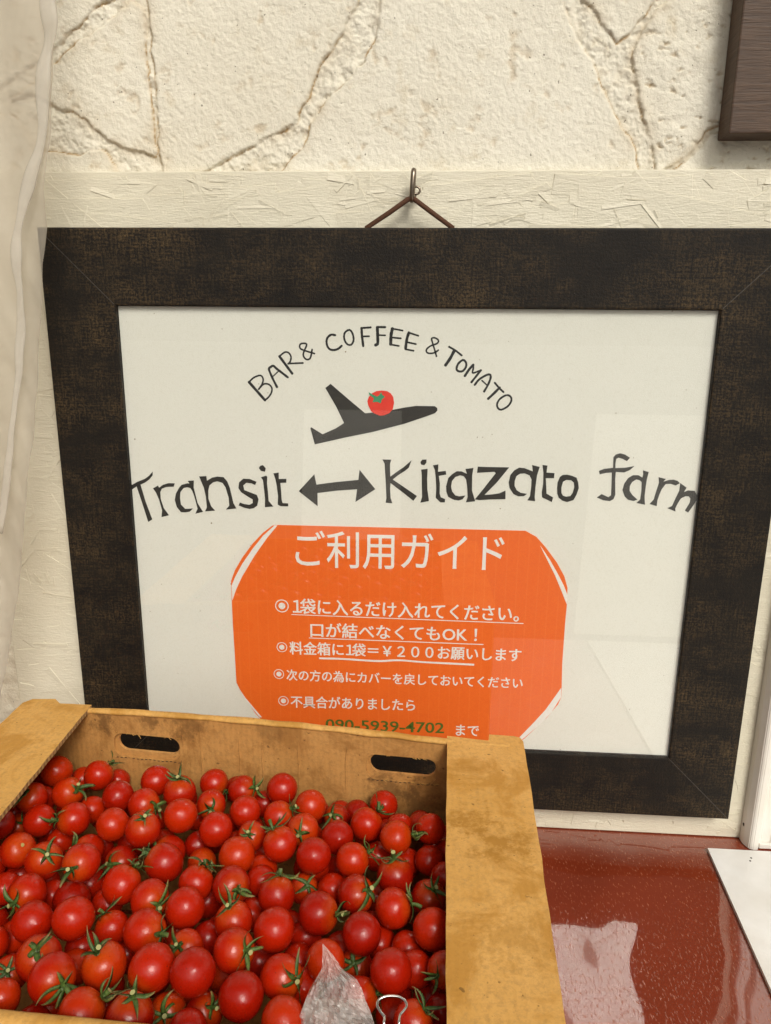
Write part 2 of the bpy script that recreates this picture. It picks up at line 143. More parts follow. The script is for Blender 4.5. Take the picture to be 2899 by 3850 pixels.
# centre x,y,z, radius (mm), look (0 plain, 1 calyx, 2 scar), calyx direction, label
TOMATOES = [
 (-314.7,-174.6,180.7,16.6,0,None,'smooth red tomato without calyx, first from left, back row'),
 (-274.1,-176.7,180.4,15.0,1,(0.57, 0.67, 0.48),'red tomato, green calyx on its right, second from left, back row'),
 (-266.4,-155.3,160.5,11.8,0,None,'deep lying dark red tomato, third from left, back row'),
 (-312.6,-221.0,185.6,14.3,1,(-0.07, -0.65, 0.75),'red tomato, green calyx on its top, second from left, second row from back'),
 (-287.2,-208.1,183.3,15.2,1,(0.8, -0.3, 0.52),'red tomato, green calyx on its right, third from left, second row from back'),
 (-240.8,-210.9,184.2,14.8,0,None,'smooth red tomato without calyx, fifth from left, second row from back'),
 (-217.7,-181.3,180.9,15.1,0,None,'smooth red tomato without calyx, fourth from left, back row'),
 (-188.5,-202.8,185.3,16.6,1,(0.04, -0.07, 1.0),'red tomato, green calyx on its top, fifth from right, second row from back'),
 (-164.6,-180.4,181.0,13.9,1,(0.88, -0.36, -0.31),'red tomato, green calyx on its right, third from right, back row'),
 (-213.4,-221.1,185.0,15.3,1,(0.91, -0.37, 0.18),'red tomato, green calyx on its right, sixth from left, second row from back'),
 (-156.5,-214.2,183.3,13.1,1,(0.24, -0.92, 0.32),'red tomato, green calyx facing viewer, fourth from right, second row from back'),
 (-134.7,-192.9,183.6,13.9,1,(0.88, -0.21, 0.43),'red tomato, green calyx on its right, second from right, back row'),
 (-124.1,-224.4,185.9,14.2,0,None,'smooth red tomato without calyx, third from right, second row from back'),
 (-262.4,-246.9,187.0,15.2,1,(-0.72, -0.6, 0.34),'red tomato, green calyx on its left, fourth from left, third row from back'),
 (-263.4,-214.3,172.2,11.9,0,None,'half hidden red tomato, fourth from left, second row from back'),
 (-320.1,-259.1,187.8,13.3,0,None,'smooth red tomato without calyx, first from left, third row from back'),
 (-293.9,-244.3,181.9,14.4,0,None,'half hidden red tomato, third from left, third row from back'),
 (-320.8,-233.0,165.0,11.8,1,(0.68, -0.3, 0.67),'red tomato, green calyx on its right, second from left, third row from back'),
 (-225.1,-256.1,190.9,14.0,0,None,'smooth red tomato without calyx, fifth from left, third row from back'),
 (-197.0,-263.0,193.8,16.1,1,(0.21, -0.3, 0.93),'red tomato, green calyx on its top, sixth from left, third row from back'),
 (-172.8,-244.3,193.7,15.5,0,None,'smooth red tomato without calyx, seventh from left, third row from back'),
 (-141.0,-252.7,189.0,15.5,0,None,'smooth red tomato without calyx, seventh from right, third row from back'),
 (-284.0,-292.6,191.8,14.7,2,(0.58, -0.37, 0.73),'red tomato with bare pale stem scar, first from left, fourth row from back'),
 (-257.4,-303.7,193.2,15.1,1,(0.5, -0.42, 0.76),'red tomato, green calyx on its right, first from left, fifth row from back'),
 (-241.6,-267.3,174.2,12.8,1,(-0.59, -0.59, 0.55),'red tomato, green calyx on its left, third from left, fourth row from back'),
 (-178.1,-260.2,171.4,13.3,1,(-0.59, -0.57, 0.57),'red tomato, green calyx on its left, fourth from left, fourth row from back'),
 (-210.5,-278.3,174.6,12.8,1,(-0.25, -0.84, 0.48),'red tomato, green calyx facing viewer, third from left, fifth row from back'),
 (-221.0,-316.4,204.9,14.6,1,(-0.08, -0.93, 0.35),'red tomato, green calyx facing viewer, second from left, fifth row from back'),
 (-114.8,-286.2,192.9,15.8,0,None,'smooth red tomato without calyx, sixth from left, fifth row from back'),
 (-167.5,-297.2,192.3,16.1,1,(-0.87, 0.05, 0.49),'red tomato, green calyx on its left, fourth from left, fifth row from back'),
 (-149.3,-266.0,167.7,11.8,1,(0.65, -0.58, 0.49),'red tomato, green calyx on its right, fifth from left, fifth row from back'),
 (-111.2,-255.1,186.3,12.3,1,(0.02, -0.7, 0.71),'red tomato, green calyx on its top, sixth from left, fourth row from back'),
 (-99.8,-191.0,185.9,16.0,0,None,'smooth red tomato without calyx, last on the right, back row'),
 (-70.6,-211.8,185.3,15.2,0,None,'smooth red tomato without calyx, last on the right, second row from back'),
 (-94.9,-226.4,184.1,14.1,1,(0.78, 0.07, 0.62),'red tomato, green calyx on its right, sixth from right, third row from back'),
 (-71.2,-244.6,186.4,14.6,1,(-0.05, -0.89, 0.46),'red tomato, green calyx facing viewer, fifth from right, third row from back'),
 (-48.9,-207.1,171.4,11.8,1,(-0.22, -0.65, 0.72),'red tomato, green calyx on its top, fourth from right, third row from back'),
 (-83.6,-274.0,195.4,14.7,1,(-0.47, 0.22, 0.86),'red tomato, green calyx on its left, fourth from right, fourth row from back'),
 (-42.3,-251.9,187.1,14.2,0,None,'smooth red tomato without calyx, third from right, fourth row from back'),
 (-20.3,-234.0,187.1,14.9,1,(0.62, 0.52, 0.58),'red tomato, green calyx on its right, third from right, third row from back'),
 (6.6,-220.3,174.3,12.8,0,None,'half hidden red tomato, second from right, third row from back'),
 (5.1,-256.6,193.2,14.1,1,(0.98, 0.17, 0.13),'red tomato, green calyx on its right, second from right, fourth row from back'),
 (32.3,-241.5,191.6,12.5,0,None,'smooth red tomato without calyx, last on the right, third row from back'),
 (46.8,-245.7,173.4,11.9,0,None,'half hidden red tomato, last on the right, fourth row from back'),
 (-55.6,-286.9,197.2,14.6,0,None,'smooth red tomato without calyx, eighth from left, fifth row from back'),
 (-26.4,-283.7,192.9,13.5,1,(0.88, 0.36, 0.3),'red tomato, green calyx on its right, sixth from right, fifth row from back'),
 (31.8,-262.2,178.5,11.8,0,None,'half hidden red tomato, second from right, fifth row from back'),
 (6.5,-296.2,191.7,15.3,1,(-0.07, 0.12, 0.99),'red tomato, green calyx on its top, fourth from right, fifth row from back'),
 (-10.7,-246.1,166.3,11.8,0,None,'deep lying dark red tomato, fifth from right, fifth row from back'),
 (-110.3,-318.2,193.9,15.1,1,(0.56, -0.72, 0.4),'red tomato, green calyx on its right, eighth from left, sixth row from back'),
 (-93.2,-298.6,182.5,11.7,0,None,'half hidden red tomato, sixth from right, sixth row from back'),
 (-61.8,-294.7,173.9,11.7,1,(0.33, -0.52, 0.79),'red tomato, green calyx on its top, fourth from right, sixth row from back'),
 (-75.7,-324.9,193.8,14.3,1,(0.11, 0.43, 0.89),'red tomato, green calyx on its top, fifth from right, sixth row from back'),
 (-20.2,-318.6,193.2,14.5,1,(0.7, -0.36, 0.61),'red tomato, green calyx on its right, second from right, sixth row from back'),
 (-39.7,-298.3,178.3,11.8,0,None,'half hidden red tomato, third from right, sixth row from back'),
 (43.7,-281.5,180.0,11.7,0,None,'half hidden red tomato, last on the right, fifth row from back'),
 (31.8,-306.1,181.8,14.4,1,(0.24, -0.33, 0.91),'red tomato, green calyx on its top, last on the right, sixth row from back'),
 (7.5,-333.3,196.9,14.1,1,(0.95, 0.02, 0.31),'red tomato, green calyx on its right, last on the right, seventh row from back'),
 (-99.3,-351.8,195.4,13.4,1,(-0.16, -0.15, 0.97),'red tomato, green calyx on its top, fifth from left, seventh row from back'),
 (-69.9,-359.5,198.2,15.9,0,None,'smooth red tomato without calyx, sixth from right, eighth row from back'),
 (-42.9,-344.1,198.8,16.0,1,(0.95, -0.22, 0.23),'red tomato, green calyx on its right, second from right, seventh row from back'),
 (-11.8,-360.1,200.0,14.4,0,None,'smooth red tomato without calyx, fourth from right, eighth row from back'),
 (17.8,-351.4,182.2,11.3,0,None,'half hidden red tomato, second from right, eighth row from back'),
 (34.9,-353.9,200.9,14.9,0,None,'smooth red tomato without calyx, last on the right, eighth row from back'),
 (-32.3,-381.4,198.3,12.7,0,None,'smooth red tomato without calyx, fifth from right, ninth row from back'),
 (-89.9,-385.0,205.0,14.1,1,(0.74, -0.44, 0.52),'red tomato, green calyx on its right, eighth from left, eighth row from back'),
 (-57.5,-396.1,199.2,13.6,1,(0.76, -0.47, 0.44),'red tomato, green calyx on its right, eighth from left, ninth row from back'),
 (-77.4,-415.0,203.4,15.0,0,None,'smooth red tomato without calyx, third from left, tenth row from back'),
 (9.3,-392.5,204.9,14.0,0,None,'smooth red tomato without calyx, third from right, ninth row from back'),
 (23.9,-377.1,191.9,11.8,0,None,'half hidden red tomato, second from right, ninth row from back'),
 (42.3,-386.9,202.6,11.5,1,(-0.45, -0.79, 0.41),'red tomato, green calyx on its left, last on the right, ninth row from back'),
 (-49.9,-427.6,202.3,13.1,0,None,'smooth red tomato without calyx, fourth from right, eleventh row from back'),
 (-9.4,-396.5,188.8,11.8,1,(0.94, -0.0, 0.33),'red tomato, green calyx on its right, second from right, tenth row from back'),
 (-15.3,-362.0,174.9,11.9,1,(-0.08, -0.56, 0.82),'red tomato, green calyx on its top, fourth from right, ninth row from back'),
 (23.5,-422.7,202.5,11.8,1,(0.6, 0.06, 0.8),'red tomato, green calyx on its right, second from right, eleventh row from back'),
 (41.1,-404.1,188.0,11.8,0,None,'half hidden red tomato, last on the right, eleventh row from back'),
 (-54.0,-362.4,176.9,11.8,0,None,'deep lying dark red tomato, sixth from right, ninth row from back'),
 (-108.0,-408.6,211.4,15.1,0,None,'smooth red tomato without calyx, seventh from left, ninth row from back'),
 (-135.8,-402.0,205.4,15.1,1,(-0.44, -0.77, -0.45),'red tomato, green calyx on its left, sixth from left, ninth row from back'),
 (-167.6,-398.1,200.5,15.8,1,(-0.17, -0.23, 0.96),'red tomato, green calyx on its top, fifth from left, ninth row from back'),
 (-190.6,-416.4,208.6,15.7,1,(0.79, -0.54, 0.28),'red tomato, green calyx on its right, third from left, ninth row from back'),
 (-211.4,-395.1,200.4,15.6,1,(0.25, -0.43, 0.87),'red tomato, green calyx on its top, second from left, ninth row from back'),
 (-154.4,-367.1,197.5,15.7,1,(0.93, -0.29, 0.24),'red tomato, green calyx on its right, fifth from left, eighth row from back'),
 (-123.3,-377.0,196.6,11.6,1,(-0.2, -0.66, 0.73),'red tomato, green calyx on its top, sixth from left, eighth row from back'),
 (-118.7,-348.9,177.0,11.8,0,None,'deep lying dark red tomato, seventh from left, eighth row from back'),
 (-135.0,-344.7,197.4,14.8,0,None,'smooth red tomato without calyx, fourth from left, seventh row from back'),
 (-204.3,-363.2,200.8,15.5,0,None,'smooth red tomato without calyx, second from left, seventh row from back'),
 (-182.6,-355.1,186.8,11.7,1,(-0.57, 0.26, 0.78),'red tomato, green calyx on its left, fourth from left, eighth row from back'),
 (-232.9,-363.9,196.7,14.2,0,None,'smooth red tomato without calyx, first from left, seventh row from back'),
 (-251.4,-337.4,194.8,14.2,1,(-0.15, -0.97, 0.19),'red tomato, green calyx facing viewer, second from left, sixth row from back'),
 (-227.2,-323.8,178.5,14.4,0,None,'half hidden red tomato, fourth from left, sixth row from back'),
 (-189.0,-323.2,193.7,15.4,1,(0.41, 0.71, 0.57),'red tomato, green calyx on its right, fifth from left, sixth row from back'),
 (-163.0,-336.5,194.8,14.8,1,(0.72, -0.64, 0.28),'red tomato, green calyx on its right, sixth from left, sixth row from back'),
 (-137.4,-314.4,191.2,13.3,1,(0.31, 0.69, 0.65),'red tomato, green calyx on its top, seventh from left, sixth row from back'),
 (-278.6,-320.8,182.5,11.8,0,None,'half hidden red tomato, first from left, sixth row from back'),
 (-248.5,-312.6,170.3,11.9,0,None,'deep lying dark red tomato, third from left, sixth row from back'),
 (-255.0,-376.3,189.0,11.8,0,None,'half hidden red tomato, first from left, eighth row from back'),
 (-216.8,-425.3,201.8,10.5,0,None,'smooth red tomato without calyx, first from left, tenth row from back'),
 (-165.6,-432.8,203.1,14.8,1,(0.76, 0.5, 0.41),'red tomato, green calyx on its right, second from left, eleventh row from back'),
 (-136.3,-434.1,203.6,15.1,1,(0.16, 0.12, 0.98),'red tomato, green calyx on its top, third from left, eleventh row from back'),
 (-102.1,-437.0,202.0,11.3,0,None,'smooth red tomato without calyx, fifth from left, eleventh row from back'),
 (-123.6,-412.8,184.9,11.9,1,(0.12, -0.72, 0.68),'red tomato, green calyx on its top, fourth from left, eleventh row from back'),
 (-198.1,-429.5,186.6,11.9,0,None,'half hidden red tomato, first from left, eleventh row from back'),
 (-202.3,-360.4,174.5,11.9,0,None,'deep lying dark red tomato, third from left, eighth row from back'),
 (-250.8,-357.3,177.1,11.8,0,None,'deep lying dark red tomato, second from left, eighth row from back'),
 (-197.4,-382.0,179.9,11.7,0,None,'deep lying dark red tomato, fourth from left, ninth row from back'),
 (-234.6,-390.2,181.6,11.8,1,(0.25, -0.59, 0.77),'red tomato, green calyx on its top, first from left, ninth row from back'),
 (-205.4,-314.9,168.9,11.9,0,None,'deep lying dark red tomato, third from left, seventh row from back'),
 (-100.9,-412.8,186.9,11.7,1,(0.55, -0.33, 0.77),'red tomato, green calyx on its right, sixth from left, eleventh row from back'),
 (-174.6,-203.2,161.5,11.8,0,None,'deep lying dark red tomato, eighth from left, third row from back'),
 (-159.4,-245.3,167.0,11.8,0,None,'deep lying dark red tomato, fifth from left, fourth row from back'),
 (-277.9,-244.8,162.1,11.9,0,None,'deep lying dark red tomato, second from left, fourth row from back'),
 (-334.8,-214.9,165.0,11.8,0,None,'deep lying dark red tomato, first from left, second row from back'),
 (-117.8,-186.4,166.3,11.9,0,None,'half hidden red tomato, second from right, second row from back'),
 (-47.4,-384.1,179.9,11.8,0,None,'deep lying dark red tomato, fourth from left, tenth row from back'),
 (-53.0,-339.7,174.1,11.9,0,None,'deep lying dark red tomato, fifth from right, eighth row from back'),
 (-95.7,-318.7,170.4,11.8,0,None,'deep lying dark red tomato, third from right, seventh row from back'),
 (-1.1,-341.7,174.8,11.8,0,None,'deep lying dark red tomato, third from right, eighth row from back'),
 (12.3,-254.6,169.2,12.0,0,None,'half hidden red tomato, third from right, fifth row from back'),
 (-97.5,-277.7,174.1,11.9,0,None,'half hidden red tomato, seventh from left, fifth row from back'),
 (11.6,-399.9,180.1,11.8,0,None,'deep lying dark red tomato, third from right, eleventh row from back'),
 (-86.2,-395.7,182.4,12.1,0,None,'half hidden red tomato, second from left, tenth row from back'),
 (34.2,-380.4,171.8,11.9,0,None,'deep lying dark red tomato, last on the right, tenth row from back'),
]
BURIED = [
 (-338,-444,188,12.1,'red tomato buried almost out of sight beneath the upper tomatoes in the box'),
 (-337,-408,186,12.3,'red tomato buried almost out of sight beneath the upper tomatoes in the box'),
 (-339,-373,181,12.0,'red tomato buried almost out of sight beneath the upper tomatoes in the box'),
 (-332,-339,180,13.2,'red tomato buried almost out of sight beneath the upper tomatoes in the box'),
 (-333,-307,178,12.3,'red tomato buried almost out of sight beneath the upper tomatoes in the box'),
 (-338,-281,175,12.8,'red tomato buried almost out of sight beneath the upper tomatoes in the box'),
 (-339,-156,161,13.1,'buried dark tomato glimpsed in a gap, first such from left, back row'),
 (-311,-446,189,12.9,'red tomato buried almost out of sight beneath the upper tomatoes in the box'),
 (-313,-420,185,13.3,'red tomato buried almost out of sight beneath the upper tomatoes in the box'),
 (-309,-394,182,12.9,'red tomato buried almost out of sight beneath the upper tomatoes in the box'),
 (-313,-362,182,13.0,'red tomato buried almost out of sight beneath the upper tomatoes in the box'),
 (-308,-331,177,12.1,'red tomato buried almost out of sight beneath the upper tomatoes in the box'),
 (-309,-294,176,12.8,'buried dark tomato glimpsed in a gap, first such from left, fifth row from back'),
 (-316,-200,169,12.2,'buried dark tomato glimpsed in a gap, first such from left, second row from back'),
 (-301,-156,161,11.9,'buried dark tomato glimpsed in a gap, second such from left, back row'),
 (-289,-433,188,12.8,'red tomato buried almost out of sight beneath the upper tomatoes in the box'),
 (-289,-361,182,11.9,'red tomato buried almost out of sight beneath the upper tomatoes in the box'),
 (-278,-406,187,12.8,'red tomato buried almost out of sight beneath the upper tomatoes in the box'),
 (-267,-447,187,13.2,'red tomato buried almost out of sight beneath the upper tomatoes in the box'),
 (-253,-424,189,12.5,'red tomato buried almost out of sight beneath the upper tomatoes in the box'),
 (-231,-444,191,12.1,'red tomato buried almost out of sight beneath the upper tomatoes in the box'),
 (-194,-180,163,13.2,'red tomato buried almost out of sight beneath the upper tomatoes in the box'),
 (-150,-419,184,11.9,'red tomato buried almost out of sight beneath the upper tomatoes in the box'),
 (-148,-167,166,12.5,'buried dark tomato glimpsed in a gap, third such from left, back row'),
 (-78,-442,190,12.3,'red tomato buried almost out of sight beneath the upper tomatoes in the box'),
 (-71,-188,163,13.1,'buried dark tomato glimpsed in a gap, second such from left, second row from back'),
 (-58,-269,172,12.6,'buried dark tomato glimpsed in a gap, seventh such from left, fifth row from back'),
 (-33,-189,164,12.0,'buried dark tomato glimpsed in a gap, third such from left, second row from back'),
 (-27,-446,186,12.5,'red tomato buried almost out of sight beneath the upper tomatoes in the box'),
 (-28,-421,186,11.8,'buried dark tomato glimpsed in a gap, third such from left, eleventh row from back'),
 (-23,-215,166,12.6,'buried dark tomato glimpsed in a gap, fifth such from left, third row from back'),
 (-10,-180,167,13.5,'buried dark tomato glimpsed in a gap, fourth such from left, second row from back'),
 (-1,-433,186,12.4,'red tomato buried almost out of sight beneath the upper tomatoes in the box'),
 (25,-205,165,13.2,'buried dark tomato glimpsed in a gap, seventh such from left, third row from back'),
 (31,-446,192,12.0,'red tomato buried almost out of sight beneath the upper tomatoes in the box'),
 (44,-336,177,12.9,'buried dark tomato glimpsed in a gap, third such from left, eighth row from back'),
 (59,-445,189,12.1,'red tomato buried almost out of sight beneath the upper tomatoes in the box'),
 (58,-378,183,13.4,'red tomato buried almost out of sight beneath the upper tomatoes in the box'),
 (59,-211,170,12.6,'red tomato buried almost out of sight beneath the upper tomatoes in the box'),
 (66,-422,185,12.0,'red tomato buried almost out of sight beneath the upper tomatoes in the box'),
 (70,-350,178,13.1,'red tomato buried almost out of sight beneath the upper tomatoes in the box'),
 (64,-315,177,13.0,'red tomato buried almost out of sight beneath the upper tomatoes in the box'),
 (66,-267,170,12.3,'red tomato buried almost out of sight beneath the upper tomatoes in the box'),
 (69,-240,168,11.9,'red tomato buried almost out of sight beneath the upper tomatoes in the box'),
 (83,-442,187,12.0,'red tomato buried almost out of sight beneath the upper tomatoes in the box'),
 (80,-395,184,12.2,'red tomato buried almost out of sight beneath the upper tomatoes in the box'),
 (78,-194,169,13.4,'red tomato buried almost out of sight beneath the upper tomatoes in the box'),
 (-336,-256,160,12.2,'red tomato buried almost out of sight beneath the upper tomatoes in the box'),
 (-333,-193,154,12.3,'red tomato buried almost out of sight beneath the upper tomatoes in the box'),
 (-314,-271,160,13.0,'buried dark tomato glimpsed in a gap, second such from left, fifth row from back'),
 (-299,-222,153,12.9,'buried dark tomato glimpsed in a gap, first such from left, third row from back'),
 (-297,-190,154,12.7,'red tomato buried almost out of sight beneath the upper tomatoes in the box'),
 (-285,-332,162,12.4,'buried dark tomato glimpsed in a gap, first such from left, seventh row from back'),
 (-290,-306,162,12.6,'buried dark tomato glimpsed in a gap, first such from left, sixth row from back'),
 (-291,-281,159,13.0,'buried dark tomato glimpsed in a gap, third such from left, fifth row from back'),
 (-280,-390,167,12.6,'red tomato buried almost out of sight beneath the upper tomatoes in the box'),
 (-266,-294,164,12.9,'buried dark tomato glimpsed in a gap, second such from left, sixth row from back'),
 (-263,-198,154,11.8,'red tomato buried almost out of sight beneath the upper tomatoes in the box'),
 (-246,-409,169,12.9,'red tomato buried almost out of sight beneath the upper tomatoes in the box'),
 (-244,-247,158,13.1,'buried dark tomato glimpsed in a gap, first such from left, fourth row from back'),
 (-241,-215,155,12.8,'red tomato buried almost out of sight beneath the upper tomatoes in the box'),
 (-240,-178,153,12.4,'red tomato buried almost out of sight beneath the upper tomatoes in the box'),
 (-230,-291,164,13.2,'buried dark tomato glimpsed in a gap, third such from left, sixth row from back'),
 (-219,-432,171,12.4,'red tomato buried almost out of sight beneath the upper tomatoes in the box'),
 (-216,-261,159,11.9,'buried dark tomato glimpsed in a gap, fourth such from left, fifth row from back'),
 (-220,-236,158,12.6,'buried dark tomato glimpsed in a gap, second such from left, fourth row from back'),
 (-216,-199,151,12.3,'buried dark tomato glimpsed in a gap, second such from left, third row from back'),
 (-205,-410,169,12.0,'buried dark tomato glimpsed in a gap, first such from left, eleventh row from back'),
 (-196,-228,153,11.8,'buried dark tomato glimpsed in a gap, third such from left, fourth row from back'),
 (-183,-296,158,12.6,'red tomato buried almost out of sight beneath the upper tomatoes in the box'),
 (-173,-443,174,12.3,'red tomato buried almost out of sight beneath the upper tomatoes in the box'),
 (-170,-408,170,13.0,'buried dark tomato glimpsed in a gap, second such from left, eleventh row from back'),
 (-175,-384,169,11.8,'buried dark tomato glimpsed in a gap, first such from left, tenth row from back'),
 (-176,-353,164,12.4,'buried dark tomato glimpsed in a gap, first such from left, ninth row from back'),
 (-173,-329,165,12.3,'red tomato buried almost out of sight beneath the upper tomatoes in the box'),
 (-173,-178,148,12.2,'red tomato buried almost out of sight beneath the upper tomatoes in the box'),
 (-149,-440,171,12.4,'red tomato buried almost out of sight beneath the upper tomatoes in the box'),
 (-148,-374,170,13.0,'buried dark tomato glimpsed in a gap, second such from left, ninth row from back'),
 (-148,-319,166,13.3,'buried dark tomato glimpsed in a gap, second such from left, seventh row from back'),
 (-154,-223,155,12.3,'buried dark tomato glimpsed in a gap, fourth such from left, fourth row from back'),
 (-150,-199,150,11.9,'red tomato buried almost out of sight beneath the upper tomatoes in the box'),
 (-142,-343,166,11.9,'buried dark tomato glimpsed in a gap, first such from left, eighth row from back'),
 (-136,-294,158,13.3,'buried dark tomato glimpsed in a gap, fourth such from left, sixth row from back'),
 (-124,-271,157,12.9,'red tomato buried almost out of sight beneath the upper tomatoes in the box'),
 (-129,-233,158,13.2,'red tomato buried almost out of sight beneath the upper tomatoes in the box'),
 (-125,-206,155,12.0,'buried dark tomato glimpsed in a gap, third such from left, third row from back'),
 (-119,-443,175,13.5,'red tomato buried almost out of sight beneath the upper tomatoes in the box'),
 (-120,-384,172,13.0,'buried dark tomato glimpsed in a gap, second such from left, tenth row from back'),
 (-117,-329,163,12.2,'buried dark tomato glimpsed in a gap, second such from left, eighth row from back'),
 (-102,-365,164,13.0,'buried dark tomato glimpsed in a gap, third such from left, ninth row from back'),
 (-106,-297,159,12.6,'buried dark tomato glimpsed in a gap, third such from left, seventh row from back'),
 (-104,-250,159,12.6,'buried dark tomato glimpsed in a gap, fifth such from left, fifth row from back'),
 (-96,-225,152,12.2,'red tomato buried almost out of sight beneath the upper tomatoes in the box'),
 (-94,-191,149,13.0,'red tomato buried almost out of sight beneath the upper tomatoes in the box'),
 (-83,-351,163,12.4,'buried dark tomato glimpsed in a gap, fourth such from left, ninth row from back'),
 (-72,-422,172,13.1,'red tomato buried almost out of sight beneath the upper tomatoes in the box'),
 (-70,-319,161,12.7,'red tomato buried almost out of sight beneath the upper tomatoes in the box'),
 (-67,-250,155,12.2,'buried dark tomato glimpsed in a gap, sixth such from left, fifth row from back'),
 (-70,-211,152,12.0,'red tomato buried almost out of sight beneath the upper tomatoes in the box'),
 (-50,-442,171,11.8,'red tomato buried almost out of sight beneath the upper tomatoes in the box'),
 (-50,-176,152,12.5,'buried dark tomato glimpsed in a gap, fourth such from left, third row from back'),
 (-35,-281,160,12.5,'red tomato buried almost out of sight beneath the upper tomatoes in the box'),
 (-40,-256,160,13.5,'buried dark tomato glimpsed in a gap, eighth such from left, fifth row from back'),
 (-23,-383,169,12.0,'buried dark tomato glimpsed in a gap, third such from left, tenth row from back'),
 (-28,-339,164,13.3,'buried dark tomato glimpsed in a gap, fifth such from left, ninth row from back'),
 (-9,-317,161,13.5,'red tomato buried almost out of sight beneath the upper tomatoes in the box'),
 (-9,-283,159,12.3,'buried dark tomato glimpsed in a gap, fifth such from left, sixth row from back'),
 (-5,-202,154,13.0,'buried dark tomato glimpsed in a gap, fifth such from left, fourth row from back'),
 (11,-378,170,11.9,'buried dark tomato glimpsed in a gap, fourth such from left, tenth row from back'),
 (14,-236,153,12.8,'buried dark tomato glimpsed in a gap, ninth such from left, fifth row from back'),
 (22,-431,172,12.9,'red tomato buried almost out of sight beneath the upper tomatoes in the box'),
 (23,-338,162,13.0,'buried dark tomato glimpsed in a gap, sixth such from left, ninth row from back'),
 (25,-291,159,13.4,'buried dark tomato glimpsed in a gap, fourth such from left, seventh row from back'),
 (24,-181,149,13.1,'buried dark tomato glimpsed in a gap, sixth such from left, third row from back'),
 (36,-226,155,12.1,'buried dark tomato glimpsed in a gap, sixth such from left, fourth row from back'),
 (42,-270,156,12.2,'red tomato buried almost out of sight beneath the upper tomatoes in the box'),
 (46,-202,150,13.0,'buried dark tomato glimpsed in a gap, seventh such from left, fourth row from back'),
 (54,-408,169,12.3,'red tomato buried almost out of sight beneath the upper tomatoes in the box'),
 (57,-292,162,12.2,'red tomato buried almost out of sight beneath the upper tomatoes in the box'),
 (80,-372,166,12.4,'red tomato buried almost out of sight beneath the upper tomatoes in the box'),
 (82,-286,159,12.7,'red tomato buried almost out of sight beneath the upper tomatoes in the box'),
 (76,-224,152,12.0,'red tomato buried almost out of sight beneath the upper tomatoes in the box'),
]
# ------------------------------------------------------------ material helpers
class NB:
    def __init__(s, name):
        s.m = bpy.data.materials.new(name); s.m.use_nodes = True
        s.t = s.m.node_tree; s.b = s.t.nodes["Principled BSDF"]; s.out = s.t.nodes["Material Output"]
        s.tc = s.t.nodes.new("ShaderNodeTexCoord")
    def n(s, kind, **kw):
        x = s.t.nodes.new(kind)
        for k, v in kw.items():
            if k.startswith('i_'):
                key = k[2:]; key = int(key) if key.isdigit() else key.replace('_', ' ')
                x.inputs[key].default_value = v
            else: setattr(x, k, v)
        return x
    def l(s, a, b): s.t.links.new(a, b)
    def coord(s, scale=(1, 1, 1), rot=(0, 0, 0), src='Object'):
        mp = s.n("ShaderNodeMapping"); mp.inputs['Scale'].default_value = scale; mp.inputs['Rotation'].default_value = rot
        s.l(s.tc.outputs[src], mp.inputs[0]); return mp.outputs[0]
    def noise(s, vec, scale, detail=4, rough=0.55, dist=0.0):
        x = s.n("ShaderNodeTexNoise", i_Scale=scale, i_Detail=detail, i_Roughness=rough, i_Distortion=dist)
        s.l(vec, x.inputs['Vector']); return x.outputs[0]
    def ramp(s, fac, stops, interp='LINEAR'):
        x = s.n("ShaderNodeValToRGB"); x.color_ramp.interpolation = interp
        e = x.color_ramp.elements
        while len(e) < len(stops): e.new(0.5)
        for k, (p, c) in enumerate(stops):
            e[k].position = p; e[k].color = c if len(c) == 4 else (*c, 1)
        s.l(fac, x.inputs[0]); return x.outputs[0]
    def mixc(s, fac, a, b, mode='MIX'):
        x = s.n("ShaderNodeMix", data_type='RGBA', blend_type=mode)
        for v, i in ((fac, 0), (a, 6), (b, 7)):
            if isinstance(v, (int, float)): x.inputs[i].default_value = v
            elif isinstance(v, tuple): x.inputs[i].default_value = (*v, 1)
            else: s.l(v, x.inputs[i])
        return x.outputs[2]
    def math(s, op, a, b=None, clamp=False):
        x = s.n("ShaderNodeMath", operation=op, use_clamp=clamp)
        for v, i in ((a, 0), (b, 1)):
            if v is None: continue
            if isinstance(v, (int, float)): x.inputs[i].default_value = v
            else: s.l(v, x.inputs[i])
        return x.outputs[0]
    def bump(s, h, dist, strength=1.0, prev=None):
        x = s.n("ShaderNodeBump", i_Distance=dist, i_Strength=strength); s.l(h, x.inputs['Height'])
        if prev is not None: s.l(prev, x.inputs['Normal'])
        return x.outputs[0]
    def base(s, c):
        if isinstance(c, tuple): s.b.inputs['Base Color'].default_value = (*c, 1)
        else: s.l(c, s.b.inputs['Base Color'])
    def rough(s, r):
        if isinstance(r, (int, float)): s.b.inputs['Roughness'].default_value = r
        else: s.l(r, s.b.inputs['Roughness'])
    def normal(s, nrm): s.l(nrm, s.b.inputs['Normal'])

def fresnel(a, ior):
    g = a.n("ShaderNodeNewGeometry")
    x = a.n("ShaderNodeFresnel")
    a.l(a.math('ADD', ior, a.math('MULTIPLY', g.outputs['Backfacing'], 1/ior-ior)), x.inputs['IOR']); return x
BLK = (0, 0, 0, 1); WHT = (1, 1, 1, 1)

